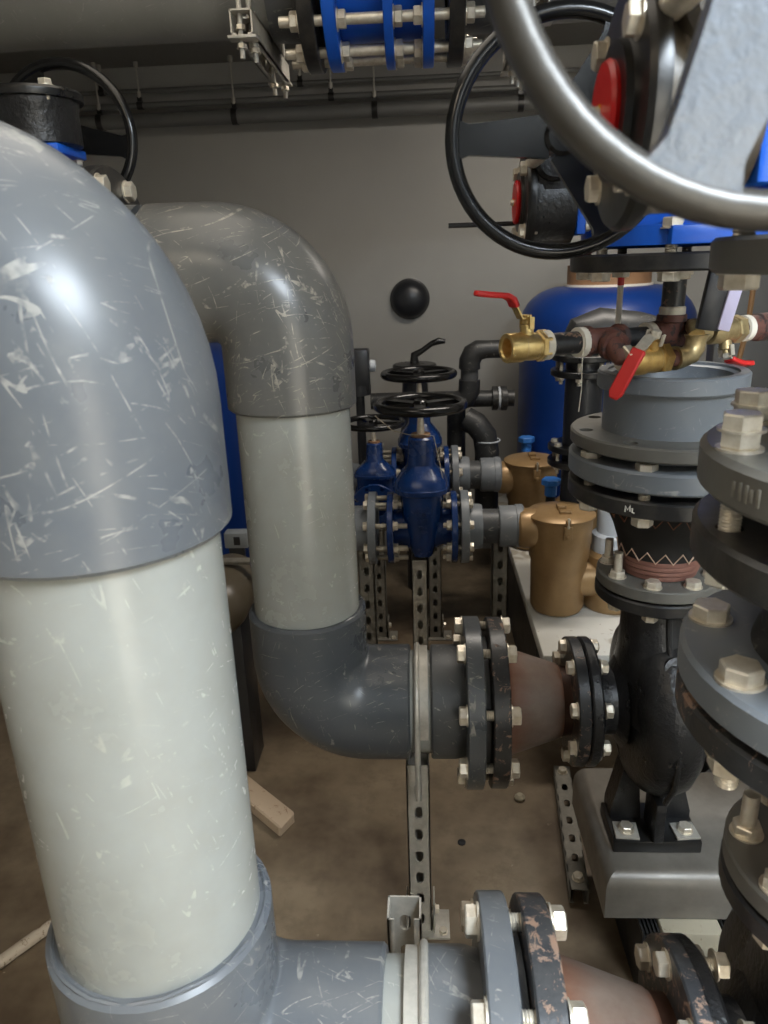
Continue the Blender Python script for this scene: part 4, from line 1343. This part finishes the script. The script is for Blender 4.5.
part('elbow', MB().sweep([(0.03, -0.10, 0.82), (0.07, -0.11, 0.80), (0.10, -0.12, 0.76), (0.11, -0.12, 0.70), (0.11, -0.12, 0.4)], 0.046, 18), 'black_pvc', t)
part('pale_ring', MB().sweep([(0.11 + 0.048 * math.cos(a), -0.12 + 0.048 * math.sin(a), 0.74) for a in [2 * PI * i / 24 for i in range(24)]], 0.003, 6, closed=True), 'white_pvc', t)
t = thing('flanged_riser', 'dark upright pipe with bolted black flanges in front of the blue tank', 'pipe', (0.478, 2.22, 0.365))
part('pipe', MB().lathe([(0.055, 0.25), (0.055, 0.80)], 28), 'dark_plastic', t)
part('elbow', MB().sweep([(-0.01, 0, 0.73), (-0.01, 0, 0.77), (0.0, 0.0, 0.80), (0.035, 0.0, 0.812), (0.14, 0, 0.80), (0.26, 0, 0.77)], [0.066, 0.068, 0.068, 0.068, 0.066, 0.06], 28), 'black_pvc', t, label='ridged dark grey elbow')
for z in (0.42, 0.465, 0.69, 0.735):
    part('flange', flange_mb(0.098, 0.05, 0.018, 8, 0.08, 0.008, PI / 8), 'black', t, T(0, 0, z))
for z in (0.483, 0.753):
    bolt_ring(t, T(0, 0, z), 8, 0.08, 0.012, 0.063, PI / 8, 1.8)
t = thing('valve_actuator', 'black fitting with pale round cap right of the upper grey elbow', 'valve', (-0.222, 2.62, 0.0))
part('body', MB().box((0, 0, 1.03), (0.075, 0.06, 0.15), 0.008).lathe([(0.016, 0.69), (0.016, 0.94), (0.04, 0.945), (0.04, 0.98)], 20), 'dark_plastic', t)
part('cap', MB().lathe([(0, 0.03), (0.018, 0.03), (0.022, 0.034), (0.020, 0.05), (0.0, 0.054)], 20), 'white_pvc', t, T(0.008, 0, 1.045) @ ZX)
t = thing('pump_motor', 'rounded bronze grey motor in shadow between the two large risers', 'motor', (-0.545, 1.78, 0.0))
part('housing', MB().lathe([(0.0, -0.10), (0.05, -0.095), (0.072, -0.07), (0.078, -0.03), (0.078, 0.14), (0.0, 0.14)], 36), 'motor', t, T(0, 0, 0.545) @ RX(-PI / 2))
part('stand', MB().box((0, 0.05, 0.235), (0.09, 0.12, 0.47), 0.004), 'dark_plastic', t)
part('top_rail', MB().box((0.0, 0.06, 0.632), (0.22, 0.03, 0.010), 0.002), 'zinc_dark', t)
t = thing('terminal_box', 'small beige box on a dark bracket in shadow between the two large risers', 'box', (-0.65, 2.34, 0.0))
part('bracket', MB().box((0, 0.02, 0.25), (0.05, 0.03, 0.50), 0.002), 'dark_plastic', t)
part('box', MB().box((0.01, 0, 0.51), (0.08, 0.05, 0.055), 0.004), 'pvc_light', t)
part('socket', MB().box((0.014, -0.026, 0.51), (0.022, 0.004, 0.030), 0.002), 'dark_plastic', t)
t = thing('control_panel', 'dark grey panel with a hanging brown cable at the right rear', 'panel', (1.02, 2.3, 0.365))
part('panel', MB().box((0, 0.02, 0.55), (0.30, 0.06, 0.95), 0.006), 'panel', t)
tag(part('hanging_cable', MB().sweep([(0.845, 2.0, 1.42), (0.84, 2.0, 1.2), (0.81, 2.0, 1.0), (0.80, 2.0, 0.75), (0.83, 2.0, 0.55)], 0.007, 8), 'cable'), 'thin brown cable hanging behind the brass valve at the right edge', 'cable')

# ------------------------------------------------------------------ litter on the floor
mb = MB().box((0, 0, 0.0175), (0.30, 0.062, 0.035), 0.004, None, 1)
for i, v in enumerate(mb.v):
    if v[0] > 0.14:
        mb.v[i] = (v[0] - 0.02 * ((v[1] + 0.03) / 0.06) + random.uniform(-0.004, 0.004), v[1], v[2])
tag(part('wood_offcut', mb, 'wood', None, T(-0.47, 1.635, 0) @ RZ(-0.75)), 'splintered pale wood offcut lying on the floor behind the near riser', 'wood')
tag(part('white_stick', MB().lathe([(0.0, -0.45), (0.013, -0.45), (0.0135, 0.16), (0.0, 0.16)], 12), 'stick', None, T(-0.84, 1.237, 0.014) @ RZ(R(55)) @ ZX), 'dirty white stick lying on the floor at lower left', 'stick')
tag(part('floor_washer', MB().lathe([(0.0, 0.0), (0.010, 0.0), (0.010, 0.003), (0.0, 0.004)], 20), 'dark_plastic', None, T(0.08, 1.50, 0.0)), 'small dark disc on the floor right of the slotted post', 'disc')
tag(part('pebble', MB().lathe([(0.0, 0.0), (0.012, 0.0), (0.015, 0.008), (0.008, 0.016), (0.0, 0.017)], 10), 'block', None, T(0.245, 1.66, 0.0)), 'small pale pebble on the floor left of the slotted floor channel', 'pebble')
